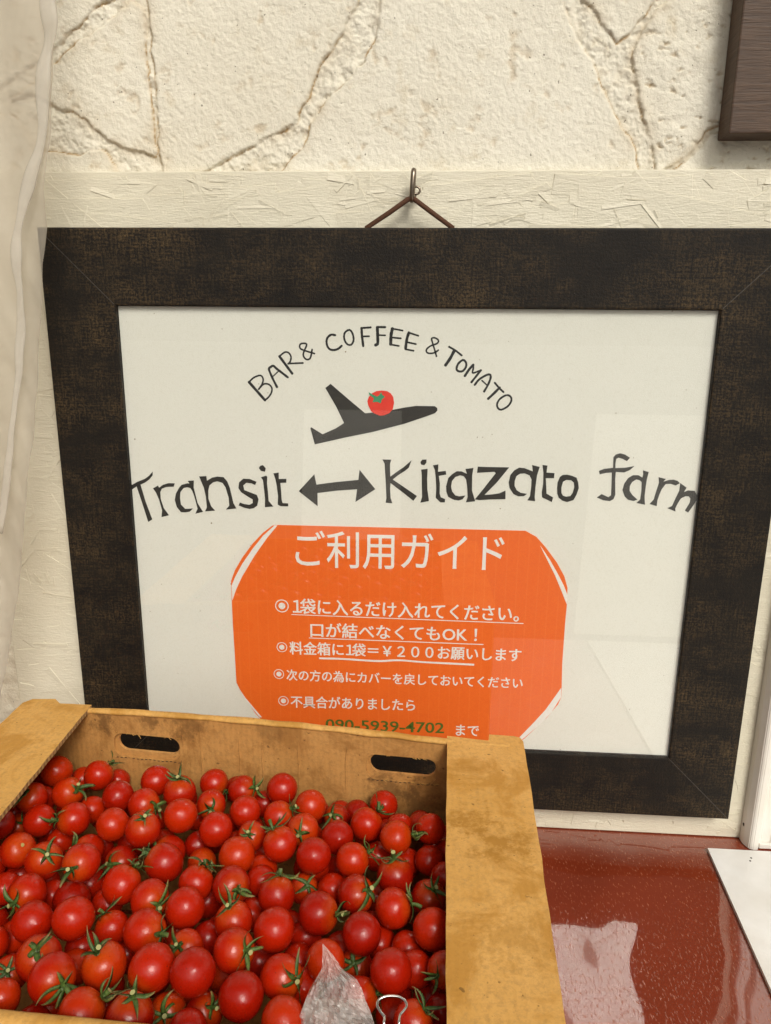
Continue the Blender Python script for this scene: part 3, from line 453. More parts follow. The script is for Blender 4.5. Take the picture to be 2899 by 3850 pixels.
def mat_plaster():
    a = NB("plaster"); v = a.coord()
    at = a.n("ShaderNodeAttribute", attribute_name="stain")
    big = a.noise(v, 6, 3); mid = a.noise(v, 40, 5, 0.65)
    c = a.mixc(a.ramp(big, [(0.35, BLK), (0.7, WHT)]), (0.75, 0.71, 0.60), (0.70, 0.65, 0.53))
    c = a.mixc(a.math('MULTIPLY', a.ramp(mid, [(0.58, BLK), (0.75, WHT)]), 0.35), c, (0.46, 0.34, 0.16))
    c = a.mixc(at.outputs['Fac'], c, (0.37, 0.225, 0.07))
    fine = a.noise(v, 900, 2); speck = a.ramp(a.noise(v, 260, 1), [(0.755, BLK), (0.77, WHT)])
    c = a.mixc(a.math('MULTIPLY', speck, 0.7), c, (0.10, 0.075, 0.04))
    a.base(c); a.rough(0.82)
    n1 = a.bump(a.noise(v, 300, 3, 0.6), 0.0013)
    a.normal(a.bump(fine, 0.0003, 1.0, n1)); return a.m

def mat_osb():
    a = NB("cream_paint_on_board"); v = a.coord((1, 1, 6)); u = a.coord()
    c = a.mixc(a.ramp(a.noise(u, 9, 3), [(0.35, BLK), (0.7, WHT)]), (0.68, 0.635, 0.505), (0.63, 0.58, 0.45))
    c = a.mixc(a.math('MULTIPLY', a.ramp(a.noise(v, 60, 4, 0.7), [(0.66, BLK), (0.8, WHT)]), 0.4), c, (0.40, 0.34, 0.20))
    a.base(c); a.rough(a.ramp(a.noise(u, 30), [(0.3, (0.38,)*3), (0.7, (0.55,)*3)]))
    n = a.bump(a.noise(v, 110, 4, 0.6), 0.0007)
    a.normal(a.bump(a.noise(u, 500, 2), 0.0003, 1, n)); return a.m

def mat_frame():
    a = NB("distressed_dark_wood"); v = a.coord(); s1 = a.coord((0.25, 1, 3)); s2 = a.coord((3, 1, 0.25))
    fine = a.noise(v, 420, 4, 0.75)
    cross = a.math('MULTIPLY', a.math('ADD', a.noise(s1, 170, 5, 0.8), a.noise(s2, 170, 5, 0.8)), 0.5)
    patch = a.ramp(a.noise(a.coord((1, 1, 1.6)), 9, 6, 0.7), [(0.43, BLK), (0.66, WHT)])
    mk = a.ramp(a.math('ADD', a.math('MULTIPLY', cross, 0.6), a.math('MULTIPLY', fine, 0.4)), [(0.475, BLK), (0.57, WHT)])
    c = a.mixc(a.ramp(a.noise(v, 30, 3), [(0.3, BLK), (0.7, WHT)]), (0.0070, 0.0060, 0.0055), (0.013, 0.0105, 0.0080))
    c = a.mixc(a.math('MULTIPLY', mk, a.math('ADD', a.math('MULTIPLY', patch, 0.95), 0.10)), c, (0.090, 0.058, 0.026))
    sc = a.ramp(a.noise(v, 700, 1), [(0.80, BLK), (0.82, WHT)])
    c = a.mixc(a.math('MULTIPLY', sc, 0.5), c, (0.30, 0.25, 0.17))
    a.base(c); a.rough(a.ramp(fine, [(0.3, (0.42,)*3), (0.8, (0.66,)*3)]))
    a.b.inputs['Specular IOR Level'].default_value = 0.16
    a.normal(a.bump(fine, 0.0007)); return a.m

def mat_paper():
    a = NB("cream_board_sheet"); v = a.coord()
    c = a.mixc(a.noise(v, 5, 2), (0.73, 0.70, 0.64), (0.78, 0.755, 0.705))
    c = a.mixc(a.math('MULTIPLY', a.ramp(a.noise(v, 700, 2), [(0.5, BLK), (0.8, WHT)]), 0.25), c, (0.50, 0.46, 0.36))
    c = a.mixc(a.ramp(a.noise(v, 330, 0), [(0.86, BLK), (0.88, WHT)]), c, (0.22, 0.15, 0.08))
    a.base(c); a.rough(0.75); a.normal(a.bump(a.noise(v, 800, 2), 0.0002)); return a.m

def mat_plain(name, col, rough=0.6, metal=0.0, bump=None, var=None, spec=None):
    a = NB(name); v = a.coord()
    if var:
        a.base(a.mixc(a.ramp(a.noise(v, var[1], 4), [(0.3, BLK), (0.7, WHT)]), col, var[0]))
    else: a.base(col)
    a.rough(rough); a.b.inputs['Metallic'].default_value = metal
    if spec is not None: a.b.inputs['Specular IOR Level'].default_value = spec
    if bump: a.normal(a.bump(a.noise(v, bump[0], 3), bump[1]))
    return a.m

def mat_cutpaper():
    a = NB("dark_cut_paper"); v = a.coord((1, 1, 7), (0, 0.12, 0))
    st = a.noise(v, 60, 5, 0.7)
    a.base(a.mixc(a.ramp(st, [(0.35, BLK), (0.75, WHT)]), (0.015, 0.012, 0.010), (0.030, 0.024, 0.017)))
    a.rough(0.6); return a.m

def mat_card():
    a = NB("orange_card"); v = a.coord()
    w_ = a.n("ShaderNodeTexWave", wave_type='BANDS', bands_direction='X', i_Scale=27.5, i_Distortion=0.15)
    a.l(a.coord(), w_.inputs[0])
    line = a.ramp(w_.outputs[1], [(0.965, BLK), (0.995, WHT)])
    c = a.mixc(a.noise(v, 400, 3, 0.7), (0.77, 0.105, 0.008), (0.85, 0.165, 0.012))
    c = a.mixc(a.math('MULTIPLY', line, 0.09), c, (0.95, 0.36, 0.12))
    a.base(c); a.rough(0.6); return a.m

def mat_glass():
    a = NB("clear_glass"); t = a.t
    tr = a.n("ShaderNodeBsdfTransparent"); gl = a.n("ShaderNodeBsdfGlossy", i_Roughness=0.015)
    tr.inputs[0].default_value = (0.985, 0.995, 0.985, 1)
    fr = fresnel(a, 1.52); mx = a.n("ShaderNodeMixShader")
    a.l(fr.outputs[0], mx.inputs[0]); a.l(tr.outputs[0], mx.inputs[1]); a.l(gl.outputs[0], mx.inputs[2])
    a.l(mx.outputs[0], a.out.inputs[0]); t.nodes.remove(a.b); return a.m

def mat_film(name, col, cover, scale, bumpd, rough=0.16):
    """thin translucent plastic: part see-through, part milky, glossy on top"""
    a = NB(name); v = a.coord()
    tr = a.n("ShaderNodeBsdfTransparent"); df = a.n("ShaderNodeBsdfDiffuse"); tl = a.n("ShaderNodeBsdfTranslucent"); gl = a.n("ShaderNodeBsdfGlossy", i_Roughness=rough)
    tr.inputs[0].default_value = (0.97, 0.95, 0.92, 1)
    df.inputs[0].default_value = (*col, 1); tl.inputs[0].default_value = (*col, 1)
    nz = a.noise(v, scale, 5, 0.6, 0.8)
    b = a.bump(nz, bumpd); 
    for x in (df, gl): a.l(b, x.inputs['Normal'])
    m1 = a.n("ShaderNodeMixShader", i_0=(0.15 if name == 'clear_bag' else 0.35)); a.l(df.outputs[0], m1.inputs[1]); a.l(tl.outputs[0], m1.inputs[2])
    m2 = a.n("ShaderNodeMixShader"); a.l(a.ramp(nz, [(0.25, (cover*0.8,)*3), (0.75, (min(1, cover*1.2),)*3)]), m2.inputs[0])
    a.l(tr.outputs[0], m2.inputs[1]); a.l(m1.outputs[0], m2.inputs[2])
    fr = fresnel(a, 1.45); a.l(b, fr.inputs['Normal'])
    m3 = a.n("ShaderNodeMixShader"); a.l(a.math('MULTIPLY', fr.outputs[0], 1.0), m3.inputs[0]); a.l(m2.outputs[0], m3.inputs[1]); a.l(gl.outputs[0], m3.inputs[2])
    a.l(m3.outputs[0], a.out.inputs[0]); a.t.nodes.remove(a.b); return a.m

def mat_cardboard(name, c1, c2, dark, marks=(), mk=None):
    a = NB(name); v = a.coord(); g = a.coord((1, 1, 0.12))
    c = a.mixc(a.ramp(a.noise(v, 14, 4, 0.6), [(0.3, BLK), (0.7, WHT)]), c1, c2)
    c = a.mixc(a.math('MULTIPLY', a.ramp(a.noise(v, 230, 5, 0.8), [(0.46, BLK), (0.64, WHT)]), 0.6), c, tuple(x*0.60 for x in c1))
    blot = a.ramp(a.noise(v, 19, 8, 0.68, 0.6), [(0.50, BLK), (0.60, WHT)])
    c = a.mixc(a.math('MULTIPLY', blot, 0.72), c, dark)
    spot = a.ramp(a.noise(v, 150, 3, 0.6), [(0.67, BLK), (0.72, WHT)])
    c = a.mixc(a.math('MULTIPLY', spot, 0.75), c, tuple(x*0.35 for x in dark))
    for cx, cy, cz, rad_, amt in marks:
        sb = a.n("ShaderNodeVectorMath", operation='DISTANCE'); a.l(v, sb.inputs[0]); sb.inputs[1].default_value = (cx, cy, cz)
        dd = a.math('ADD', a.math('DIVIDE', sb.outputs['Value'], rad_), a.math('MULTIPLY', a.math('SUBTRACT', a.noise(v, 75, 7, 0.75), 0.5), 5.0))
        c = a.mixc(a.math('MULTIPLY', a.ramp(dd, [(0.25, WHT), (1.15, BLK)]), amt), c, mk or tuple(x*0.5 for x in dark))
    fib = a.ramp(a.noise(g, 500, 2), [(0.72, BLK), (0.8, WHT)])
    c = a.mixc(a.math('MULTIPLY', fib, 0.35), c, (0.62, 0.45, 0.22))
    a.base(c); a.rough(0.72)
    w_ = a.n("ShaderNodeTexWave", wave_type='BANDS', bands_direction='X', i_Scale=60.0, i_Distortion=0.6); a.l(v, w_.inputs[0])
    n = a.bump(w_.outputs[1], 0.00012); n = a.bump(a.noise(v, 20, 3), 0.004, 0.6, n)
    a.normal(a.bump(a.noise(v, 450, 3), 0.00035, 1, n)); return a.m

def mat_edge():
    a = NB("corrugated_edge"); v = a.coord()
    w_ = a.n("ShaderNodeTexWave", wave_type='BANDS', bands_direction='Y', i_Scale=55.0, i_Distortion=1.5); a.l(v, w_.inputs[0])
    a.base(a.mixc(w_.outputs[1], (0.24, 0.13, 0.045), (0.40, 0.24, 0.09))); a.rough(0.85); a.normal(a.bump(w_.outputs[1], 0.0006)); return a.m

def mat_counter():
    a = NB("varnished_red_top"); v = a.coord(); s1 = a.coord((1, 0.3, 1), (0, 0, 0.25))
    dr = a.ramp(a.noise(s1, 560, 3, 0.55), [(0.58, BLK), (0.67, WHT)])
    c = a.mixc(a.ramp(a.noise(v, 7, 4), [(0.3, BLK), (0.7, WHT)]), (0.215, 0.034, 0.012), (0.170, 0.025, 0.009))
    c = a.mixc(a.math('MULTIPLY', dr, 0.4), c, (0.42, 0.12, 0.04))
    a.base(c); a.rough(a.math('ADD', 0.06, a.math('MULTIPLY', dr, 0.25)))
    a.b.inputs['Specular IOR Level'].default_value = 0.5
    a.b.inputs['Coat Weight'].default_value = 1.0; a.b.inputs['Coat Roughness'].default_value = 0.03; a.b.inputs['Coat IOR'].default_value = 1.6
    warp = a.bump(a.noise(a.coord((1.6, 1, 1)), 7.5, 1, 0.4), 0.0060)
    n = a.bump(dr, 0.00007, 1, warp)
    a.normal(n); a.l(n, a.b.inputs['Coat Normal']); return a.m

def mat_tomato():
    a = NB("tomato_skin"); v = a.coord()
    oi = a.n("ShaderNodeObjectInfo")
    sep = a.n("ShaderNodeSeparateXYZ"); a.l(a.tc.outputs['Object'], sep.inputs[0])
    ripe = a.ramp(oi.outputs['Random'], [(0.0, (0.26, 0.0050, 0.0008)), (0.35, (0.37, 0.0105, 0.0010)), (0.8, (0.40, 0.0130, 0.0010)), (1.0, (0.43, 0.026, 0.0015))])
    shoulder = a.ramp(sep.outputs[2], [(0.45, BLK), (1.0, WHT)])
    mott = a.noise(v, 2.2, 3)
    c = a.mixc(a.math('MULTIPLY', shoulder, a.math('MULTIPLY', mott, 0.9)), ripe, (0.47, 0.075, 0.004))
    fl = a.ramp(a.noise(v, 34, 1), [(0.76, BLK), (0.79, WHT)])
    c = a.mixc(a.math('MULTIPLY', fl, 0.35), c, (0.62, 0.20, 0.07))
    c = a.mixc(a.math('MULTIPLY', a.ramp(a.noise(v, 15, 0), [(0.815, BLK), (0.825, WHT)]), 0.8), c, (0.06, 0.015, 0.008))
    a.base(c); a.rough(a.ramp(mott, [(0.3, (0.22,)*3), (0.7, (0.32,)*3)]))
    a.b.inputs['Specular IOR Level'].default_value = 0.32; a.b.inputs['Subsurface Weight'].default_value = 0.08; a.b.inputs['Subsurface Scale'].default_value = 0.12
    a.b.inputs['Subsurface Radius'].default_value = (1.0, 0.2, 0.1)
    a.normal(a.bump(a.noise(v, 5, 3), 0.0003, 0.6)); return a.m

def mat_calyx():
    a = NB("calyx_green"); v = a.coord()
    oi = a.n("ShaderNodeObjectInfo")
    c = a.mixc(oi.outputs['Random'], (0.045, 0.090, 0.014), (0.10, 0.155, 0.024))
    c = a.mixc(a.ramp(a.noise(v, 7, 4), [(0.4, BLK), (0.7, WHT)]), c, (0.035, 0.065, 0.012))
    at = a.n("ShaderNodeAttribute", attribute_name="tip")
    c = a.mixc(a.math('MULTIPLY', at.outputs['Fac'], 0.8), c, (0.30, 0.17, 0.06))
    a.base(c); a.rough(0.5); a.normal(a.bump(a.noise(v, 22, 2), 0.0003)); return a.m

def mat_wood():
    a = NB("brown_stained_wood"); v = a.coord((1, 1, 14)); u = a.coord()
    gr = a.noise(v, 26, 5, 0.65, 0.4)
    c = a.mixc(a.ramp(gr, [(0.35, BLK), (0.62, WHT)]), (0.045, 0.022, 0.011), (0.085, 0.045, 0.023))
    c = a.mixc(a.ramp(a.noise(v, 90, 2), [(0.66, BLK), (0.74, WHT)]), c, (0.022, 0.012, 0.008))
    a.base(c); a.rough(0.6); a.normal(a.bump(gr, 0.0008)); return a.m

def mat_cord():
    a = NB("brown_braided_cord"); v = a.coord()
    x = a.noise(v, 900, 2)
    a.base(a.mixc(x, (0.035, 0.012, 0.005), (0.12, 0.045, 0.016))); a.rough(0.8); a.normal(a.bump(x, 0.0006)); return a.m

M = dict(plaster=mat_plaster(), osb=mat_osb(), frame=mat_frame(), paper=mat_paper(), ink=mat_plain("black_marker", (0.012, 0.010, 0.010), 0.5),
    cut=mat_cutpaper(), red_paper=mat_plain("red_paper", (0.78, 0.040, 0.016), 0.55, var=((0.70, 0.025, 0.012), 120)), green_paper=mat_plain("green_paper", (0.045, 0.27, 0.13), 0.55),
    card=mat_card(), white_print=mat_plain("white_print", (0.82, 0.80, 0.77), 0.6, var=((0.78, 0.73, 0.69), 500)), green_print=mat_plain("green_print", (0.07, 0.13, 0.015), 0.6),
    glass=mat_glass(), curtain=mat_film("vinyl_curtain", (0.74, 0.67, 0.56), 0.46, 7, 0.0008, 0.2), hem=mat_film("vinyl_hem", (0.80, 0.765, 0.69), 0.42, 14, 0.0008, 0.15), bag=mat_film("clear_bag", (0.97, 0.95, 0.92), 0.40, 12, 0.0003, 0.12),
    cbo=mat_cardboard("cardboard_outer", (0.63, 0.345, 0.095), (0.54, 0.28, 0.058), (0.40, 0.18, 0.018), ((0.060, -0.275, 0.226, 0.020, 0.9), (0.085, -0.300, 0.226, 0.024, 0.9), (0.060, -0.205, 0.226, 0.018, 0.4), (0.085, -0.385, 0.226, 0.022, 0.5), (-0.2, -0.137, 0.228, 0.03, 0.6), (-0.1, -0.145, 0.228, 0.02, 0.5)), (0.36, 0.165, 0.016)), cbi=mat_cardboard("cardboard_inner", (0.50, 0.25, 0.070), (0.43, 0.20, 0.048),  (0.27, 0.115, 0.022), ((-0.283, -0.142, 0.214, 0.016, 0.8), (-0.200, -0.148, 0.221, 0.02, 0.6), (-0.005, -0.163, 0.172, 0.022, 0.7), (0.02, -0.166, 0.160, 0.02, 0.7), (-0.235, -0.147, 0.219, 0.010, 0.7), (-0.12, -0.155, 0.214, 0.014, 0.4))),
    counter=mat_counter(), tomato=mat_tomato(), calyx=mat_calyx(), cut_stem=mat_plain("cut_stem", (0.34, 0.33, 0.13), 0.7), scar=mat_plain("stem_scar", (0.42, 0.33, 0.10), 0.7, var=((0.25, 0.17, 0.05), 3)),
    wood=mat_wood(), seam=mat_plain('worn_seam', (0.075, 0.06, 0.042), 0.6, var=((0.012, 0.010, 0.009), 260)), edge=mat_edge(), cord=mat_cord(), steel=mat_plain("aged_steel", (0.20, 0.16, 0.12), 0.35, 1.0, var=((0.30, 0.25, 0.2), 200)), wire=mat_plain("nickel_wire", (0.75, 0.74, 0.72), 0.22, 1.0),
    clipbody=mat_plain("black_spring_steel", (0.012, 0.012, 0.013), 0.35), white=mat_plain("white_gloss_paint", (0.78, 0.775, 0.76), 0.28, var=((0.66, 0.64, 0.60), 14), bump=(60, 0.0006)),
    casing=mat_plain("white_casing", (0.74, 0.71, 0.66), 0.35, var=((0.70, 0.66, 0.58), 15)), ground=mat_plain("asphalt", (0.10, 0.095, 0.09), 0.85, var=((0.075, 0.07, 0.065), 3), bump=(40, 0.004)),
    hole=mat_plain("dark_hole", (0.02, 0.012, 0.008), 0.9), far=mat_plain("render_opposite", (0.40, 0.38, 0.34), 0.85, var=((0.33, 0.31, 0.28), 2)), post=mat_plain("dark_post_paint", (0.035, 0.03, 0.028), 0.5))

# ------------------------------------------------------------ object helpers
def link(name, me, parent=None, mats=()):
    o = bpy.data.objects.new(name, me); COL.objects.link(o)
    for k in mats: me.materials.append(k)
    if parent is not None: o.parent = parent
    return o
def mesh(name, verts, faces, mat, parent=None, smooth=False):
    me = bpy.data.meshes.new(name); me.from_pydata([tuple(v) for v in verts], [], faces); me.validate(); me.update()
    if smooth: me.shade_smooth()
    return link(name, me, parent, mat if isinstance(mat, (list, tuple)) else (mat,))
def from_bm(name, bm, mat, parent=None, smooth=False):
    me = bpy.data.meshes.new(name); bmesh.ops.recalc_face_normals(bm, faces=bm.faces); bm.to_mesh(me); bm.free()
    if smooth: me.shade_smooth()
    return link(name, me, parent, mat if isinstance(mat, (list, tuple)) else (mat,))
def tag(o, label=None, cat=None, group=None, kind=None):
    if label: o['label'] = label
    if cat: o['category'] = cat
    if group: o['group'] = group
    if kind: o['kind'] = kind
    return o
def empty(name, loc, label, cat, group=None):
    o = bpy.data.objects.new(name, None); COL.objects.link(o); o.location = loc; o.empty_display_size = 0.05
    return tag(o, label, cat, group)
def keep(o, parent):   # parent with world coordinates kept
    o.parent = parent; o.matrix_parent_inverse = Matrix.Translation(-Vector(parent.location))
    return o
def box_bm(bm, lo, hi, bevel=0.0):
    r = bmesh.ops.create_cube(bm, size=1.0)
    for v in r['verts']:
        v.co = Vector([lo[i] + (v.co[i] + 0.5)*(hi[i]-lo[i]) for i in range(3)])
    if bevel:
        es = list({e for v in r['verts'] for e in v.link_edges})
        bmesh.ops.bevel(bm, geom=es, offset=bevel, segments=2, affect='EDGES', profile=0.5)
    return bm
def prism(name, outline, holes, to3, thick, mat, parent=None, bevel=0.0):
    """flat outline (2D) with holes, thickened; to3(a, b, d) gives the 3D point at depth d (0 front .. thick back)"""
    loops = [outline] + list(holes)
    flat = [p for lp in loops for p in lp]
    tris = tessellate_polygon([[Vector((p[0], p[1], 0)) for p in lp] for lp in loops])
    n = len(flat); V = [to3(a, b, 0) for a, b in flat] + [to3(a, b, thick) for a, b in flat]
    F = [tuple(t) for t in tris] + [tuple(i+n for i in t[::-1]) for t in tris]
    k = 0
    for lp in loops:
        L = len(lp)
        for i in range(L):
            j = (i+1) % L; F.append((k+i, k+j, k+j+n, k+i+n))
        k += L
    bm = bmesh.new(); vs = [bm.verts.new(v) for v in V]
    for f in F:
        try: bm.faces.new([vs[i] for i in f])
        except ValueError: pass
    if bevel:
        es = [e for e in bm.edges if len(e.link_faces) == 2 and e.calc_face_angle(0) > 0.8]
        bmesh.ops.bevel(bm, geom=es, offset=bevel, segments=2, affect='EDGES')
    return from_bm(name, bm, mat, parent)
def catmull(pts, n=6):
    P = [Vector(p) for p in pts]
    closed = (P[0]-P[-1]).length < 1e-6
    out = []
    L = len(P)
    for i in range(L-1):
        p0 = P[i-1] if i > 0 else (P[-2] if closed else P[0]*2-P[1])
        p3 = P[i+2] if i+2 < L else (P[1] if closed else P[-1]*2-P[-2])
        p1, p2 = P[i], P[i+1]
        for k in range(n):
            t = k/n
            out.append(0.5*((2*p1) + (-p0+p2)*t + (2*p0-5*p1+4*p2-p3)*t*t + (-p0+3*p1-3*p2+p3)*t**3))
    out.append(P[-1]); return out
def tube_bm(bm, pts, r, seg=8, cap=True, flat=1.0, up=None, mat_index=0):
    P = [Vector(p) for p in pts]; rings = []
    R = r if callable(r) else (lambda t: r)
    prev = up or Vector((0, 0, 1))
    for i, p in enumerate(P):
        d = (P[min(i+1, len(P)-1)] - P[max(i-1, 0)]).normalized()
        a = prev - d*prev.dot(d)
        if a.length < 1e-4: a = d.orthogonal()
        a.normalize(); b = d.cross(a); prev = a
        rr = R(i/(len(P)-1))
        rings.append([bm.verts.new(p + a*rr*flat*math.cos(2*math.pi*k/seg) + b*rr*math.sin(2*math.pi*k/seg)) for k in range(seg)])
    for i in range(len(rings)-1):
        for k in range(seg):
            f = bm.faces.new((rings[i][k], rings[i][(k+1) % seg], rings[i+1][(k+1) % seg], rings[i+1][k])); f.material_index = mat_index
    if cap:
        bm.faces.new(rings[0][::-1]).material_index = mat_index; bm.faces.new(rings[-1]).material_index = mat_index
def ribbon(pts, w, cap=True):
    """outline polygon of a pen stroke with round ends"""
    P = pts; Lf, Rt = [], []
    for i, p in enumerate(P):
        d = (P[min(i+1, len(P)-1)] - P[max(i-1, 0)]); d.normalize(); nrm = Vector((-d[1], d[0]))
        jit = 1 + 0.07*math.sin(i*1.7 + p[0])
        Lf.append(p + nrm*w*0.5*jit); Rt.append(p - nrm*w*0.5*jit)
    return Lf, Rt

# numpy value noise on a regular grid of points
def vnoise(X, Z, cell, seed):
    rng = np.random.default_rng(seed); G = rng.random((1024, 1024))
    a = X/cell + 311.3; b = Z/cell + 127.7
    i = np.floor(a).astype(int); j = np.floor(b).astype(int); fa = a-i; fb = b-j
    fa = fa*fa*(3-2*fa); fb = fb*fb*(3-2*fb); i &= 1023; j &= 1023; i1 = (i+1) & 1023; j1 = (j+1) & 1023
    return (G[i, j]*(1-fa)+G[i1, j]*fa)*(1-fb) + (G[i, j1]*(1-fa)+G[i1, j1]*fa)*fb - 0.5
def fbm(X, Z, cell, seed, octv=4, gain=0.55):
    s = 0; a = 1
    for k in range(octv):
        s = s + a*vnoise(X+Z*0.37*k, Z-X*0.29*k, cell/2**k, seed+k); a *= gain
    return s
def sdist(X, Z, poly):
    """signed distance (positive inside) to a polygon"""
    d2 = np.full(X.shape, 1e9); ins = np.zeros(X.shape, bool); n = len(poly)
    for k in range(n):
        ax, az = poly[k]; bx, bz = poly[(k+1) % n]
        ex, ez = bx-ax, bz-az; L = ex*ex+ez*ez + 1e-12
        t = np.clip(((X-ax)*ex+(Z-az)*ez)/L, 0, 1)
        d2 = np.minimum(d2, (X-ax-t*ex)**2+(Z-az-t*ez)**2)
        c = (az > Z) != (bz > Z)
        with np.errstate(divide='ignore', invalid='ignore'):
            xi = ax + (Z-az)*ex/(ez if abs(ez) > 1e-9 else 1e-9)
        ins ^= c & (X < xi)
    return np.sqrt(d2)*np.where(ins, 1, -1)

# ------------------------------------------------------------ the setting: ground, wall with moulded stones
mesh("ground", [(-60, -60, -0.85), (60, -60, -0.85), (60, 60, -0.85), (-60, 60, -0.85)], [(0, 1, 2, 3)], M['ground'])['kind'] = 'structure'

refl = mat_plain("pale_reflector", (0.72, 0.70, 0.66), 0.8, var=((0.62, 0.60, 0.56), 2), bump=(30, 0.003))
for pts in (((-0.12, -2.5), (-0.60, -2.5), (-2.25, -12.0), (-0.55, -12.0)), ((0.72, -2.6), (1.55, -2.6), (5.2, -12.0), (2.75, -12.0))):  # unseen pale slabs, added and shaped to mirror as bright patches in the glass
    prism("reflector_slab", list(pts), [], lambda a, b, d: (a, b, -0.846-d), 0.002, refl)['kind'] = 'structure'
YW = 0.034
def wall_field(x0, x1, z0, z1, step, rough_all=False):
    nx = int(round((x1-x0)/step))+1; nz = int(round((z1-z0)/step))+1
    X, Z = np.meshgrid(np.linspace(x0, x1, nx), np.linspace(z0, z1, nz))
    Xw = X + 0.0035*fbm(X, Z, 0.012, 11, 4); Zw = Z + 0.0035*fbm(X, Z, 0.012, 21, 4)
    H = 0.0028*fbm(X, Z, 0.0085, 31, 4, 0.66) + 0.0010*fbm(X, Z, 0.003, 41, 2)
    stain = 0.22*np.clip(fbm(X, Z, 0.03, 51, 4)*2.2 - 0.35, 0, 1)
    ids = np.full(X.shape, -1)
    if not rough_all:
        for k, poly in enumerate(STONE_OUTLINES):
            d = sdist(Xw, Zw, poly); t = np.clip((d+0.0006)/0.0030, 0, 1); t = t*t*(3-2*t)
            if k in (5, 6):
                pit = np.clip(np.abs(fbm(X*0.6+Z*0.5, Z*1.5, 0.012, 61+k, 4))*1.0, 0, 1)
                r_ = fbm(X+Z*0.4, Z*2.0, 0.009, 71, 4, 0.6)
                hs = 0.0030 + 0.0018*fbm(X, Z, 0.018, 81+k, 4, 0.6) - 0.0024*np.clip(r_*2.6-0.75, 0, 1)
                st = 0.62*np.clip(r_*2.6-0.80, 0, 1)
            else:
                pz = fbm(X, Z, 0.016, 171+k, 4, 0.62)
                hs = 0.0026 + 0.0013*fbm(X, Z, 0.05, 91+k, 3) + 0.0007*fbm(X, Z, 0.0042, 101+k, 2) - 0.0010*np.clip(pz*3-1.0, 0, 1)
                st = 0.35*np.clip(pz*3-1.05, 0, 1)
            H = H*(1-t) + hs*t; stain = np.where(d > 0, st, stain)
            edge = np.exp(-(np.abs(d)/0.0008)**1.5); var = np.clip(0.55+2.4*fbm(X, Z, 0.02, 111+k, 4), 0.0, 1)
            H -= 0.0009*edge*var; stain = np.maximum(stain, 0.95*edge*var)
            halo = 0.36*np.exp(-np.abs(d)/0.0055)*np.clip(0.35+2.2*fbm(X, Z, 0.03, 121+k, 3), 0, 1)
            stain = np.maximum(stain, halo)
            ids[d > 0] = k
    return X, Z, H, stain, ids
wall = bpy.data.objects.new("wall", None); COL.objects.link(wall); wall.location = (0, YW, 0); wall['kind'] = 'structure'
def grid_obj(name, X, Z, H, stain, mask_face, mats, parent, y0=YW):
    nz, nx = X.shape
    idx = np.arange(nx*nz).reshape(nz, nx)
    q = np.stack([idx[:-1, :-1], idx[:-1, 1:], idx[1:, 1:], idx[1:, :-1]], -1)[mask_face]
    if len(q) == 0: return None
    used, inv = np.unique(q, return_inverse=True)
    V = np.stack([X.ravel()[used], y0 - H.ravel()[used], Z.ravel()[used]], -1)
    me = bpy.data.meshes.new(name); me.from_pydata(V.tolist(), [], inv.reshape(-1, 4).tolist()); me.update(); me.shade_smooth()
    at = me.attributes.new("stain", 'FLOAT', 'POINT'); at.data.foreach_set('value', stain.ravel()[used].astype(np.float32))
    return keep(link(name, me, None, mats), parent)
X, Z, H, st, ids = wall_field(-0.62, 0.64, 0.700, 0.935, 0.0012)
fid = ids[:-1, :-1]
grid_obj("mortar", X, Z, H, st, fid == -1, (M['plaster'],), wall)
for k in range(len(STONE_OUTLINES)): grid_obj("stone", X, Z, H, st, fid == k, (M['plaster'],), wall)
X, Z, H, st, ids = wall_field(-0.62, -0.44, 0.0, 0.700, 0.003, True)
grid_obj("mortar", X, Z, H, st, ids[:-1, :-1] < 5, (M['plaster'],), wall)
for lo, hi in (((-4, YW, -0.85), (-0.62, YW+0.2, 2.6)), ((0.64, YW, -0.85), (4, YW+0.2, 2.6)), ((-0.62, YW, 0.935), (0.64, YW+0.2, 2.6)), ((-0.44, YW, -0.05), (0.64, YW+0.2, 0.70)), ((-0.62, YW, -0.85), (0.64, YW+0.2, -0.05))):
    bm = bmesh.new(); box_bm(bm, lo, hi); keep(from_bm("plaster_face", bm, M['plaster']), wall)

# ------------------------------------------------------------ counter
counter = empty("counter", (0, -0.28, -0.85), "red brown varnished counter under the tomato box and frame", "counter")
bm = bmesh.new(); box_bm(bm, (-0.95, -0.58, -0.03), (0.95, YW-0.003, 0.0), 0.002); keep(from_bm("counter_top", bm, M['counter']), counter)
for sx in (-0.88, 0.88):
    for sy in (-0.52, -0.05):
        bm = bmesh.new(); box_bm(bm, (sx-0.03, sy-0.03, -0.85), (sx+0.03, sy+0.03, -0.03), 0.003); keep(from_bm("leg", bm, M['wood']), counter)

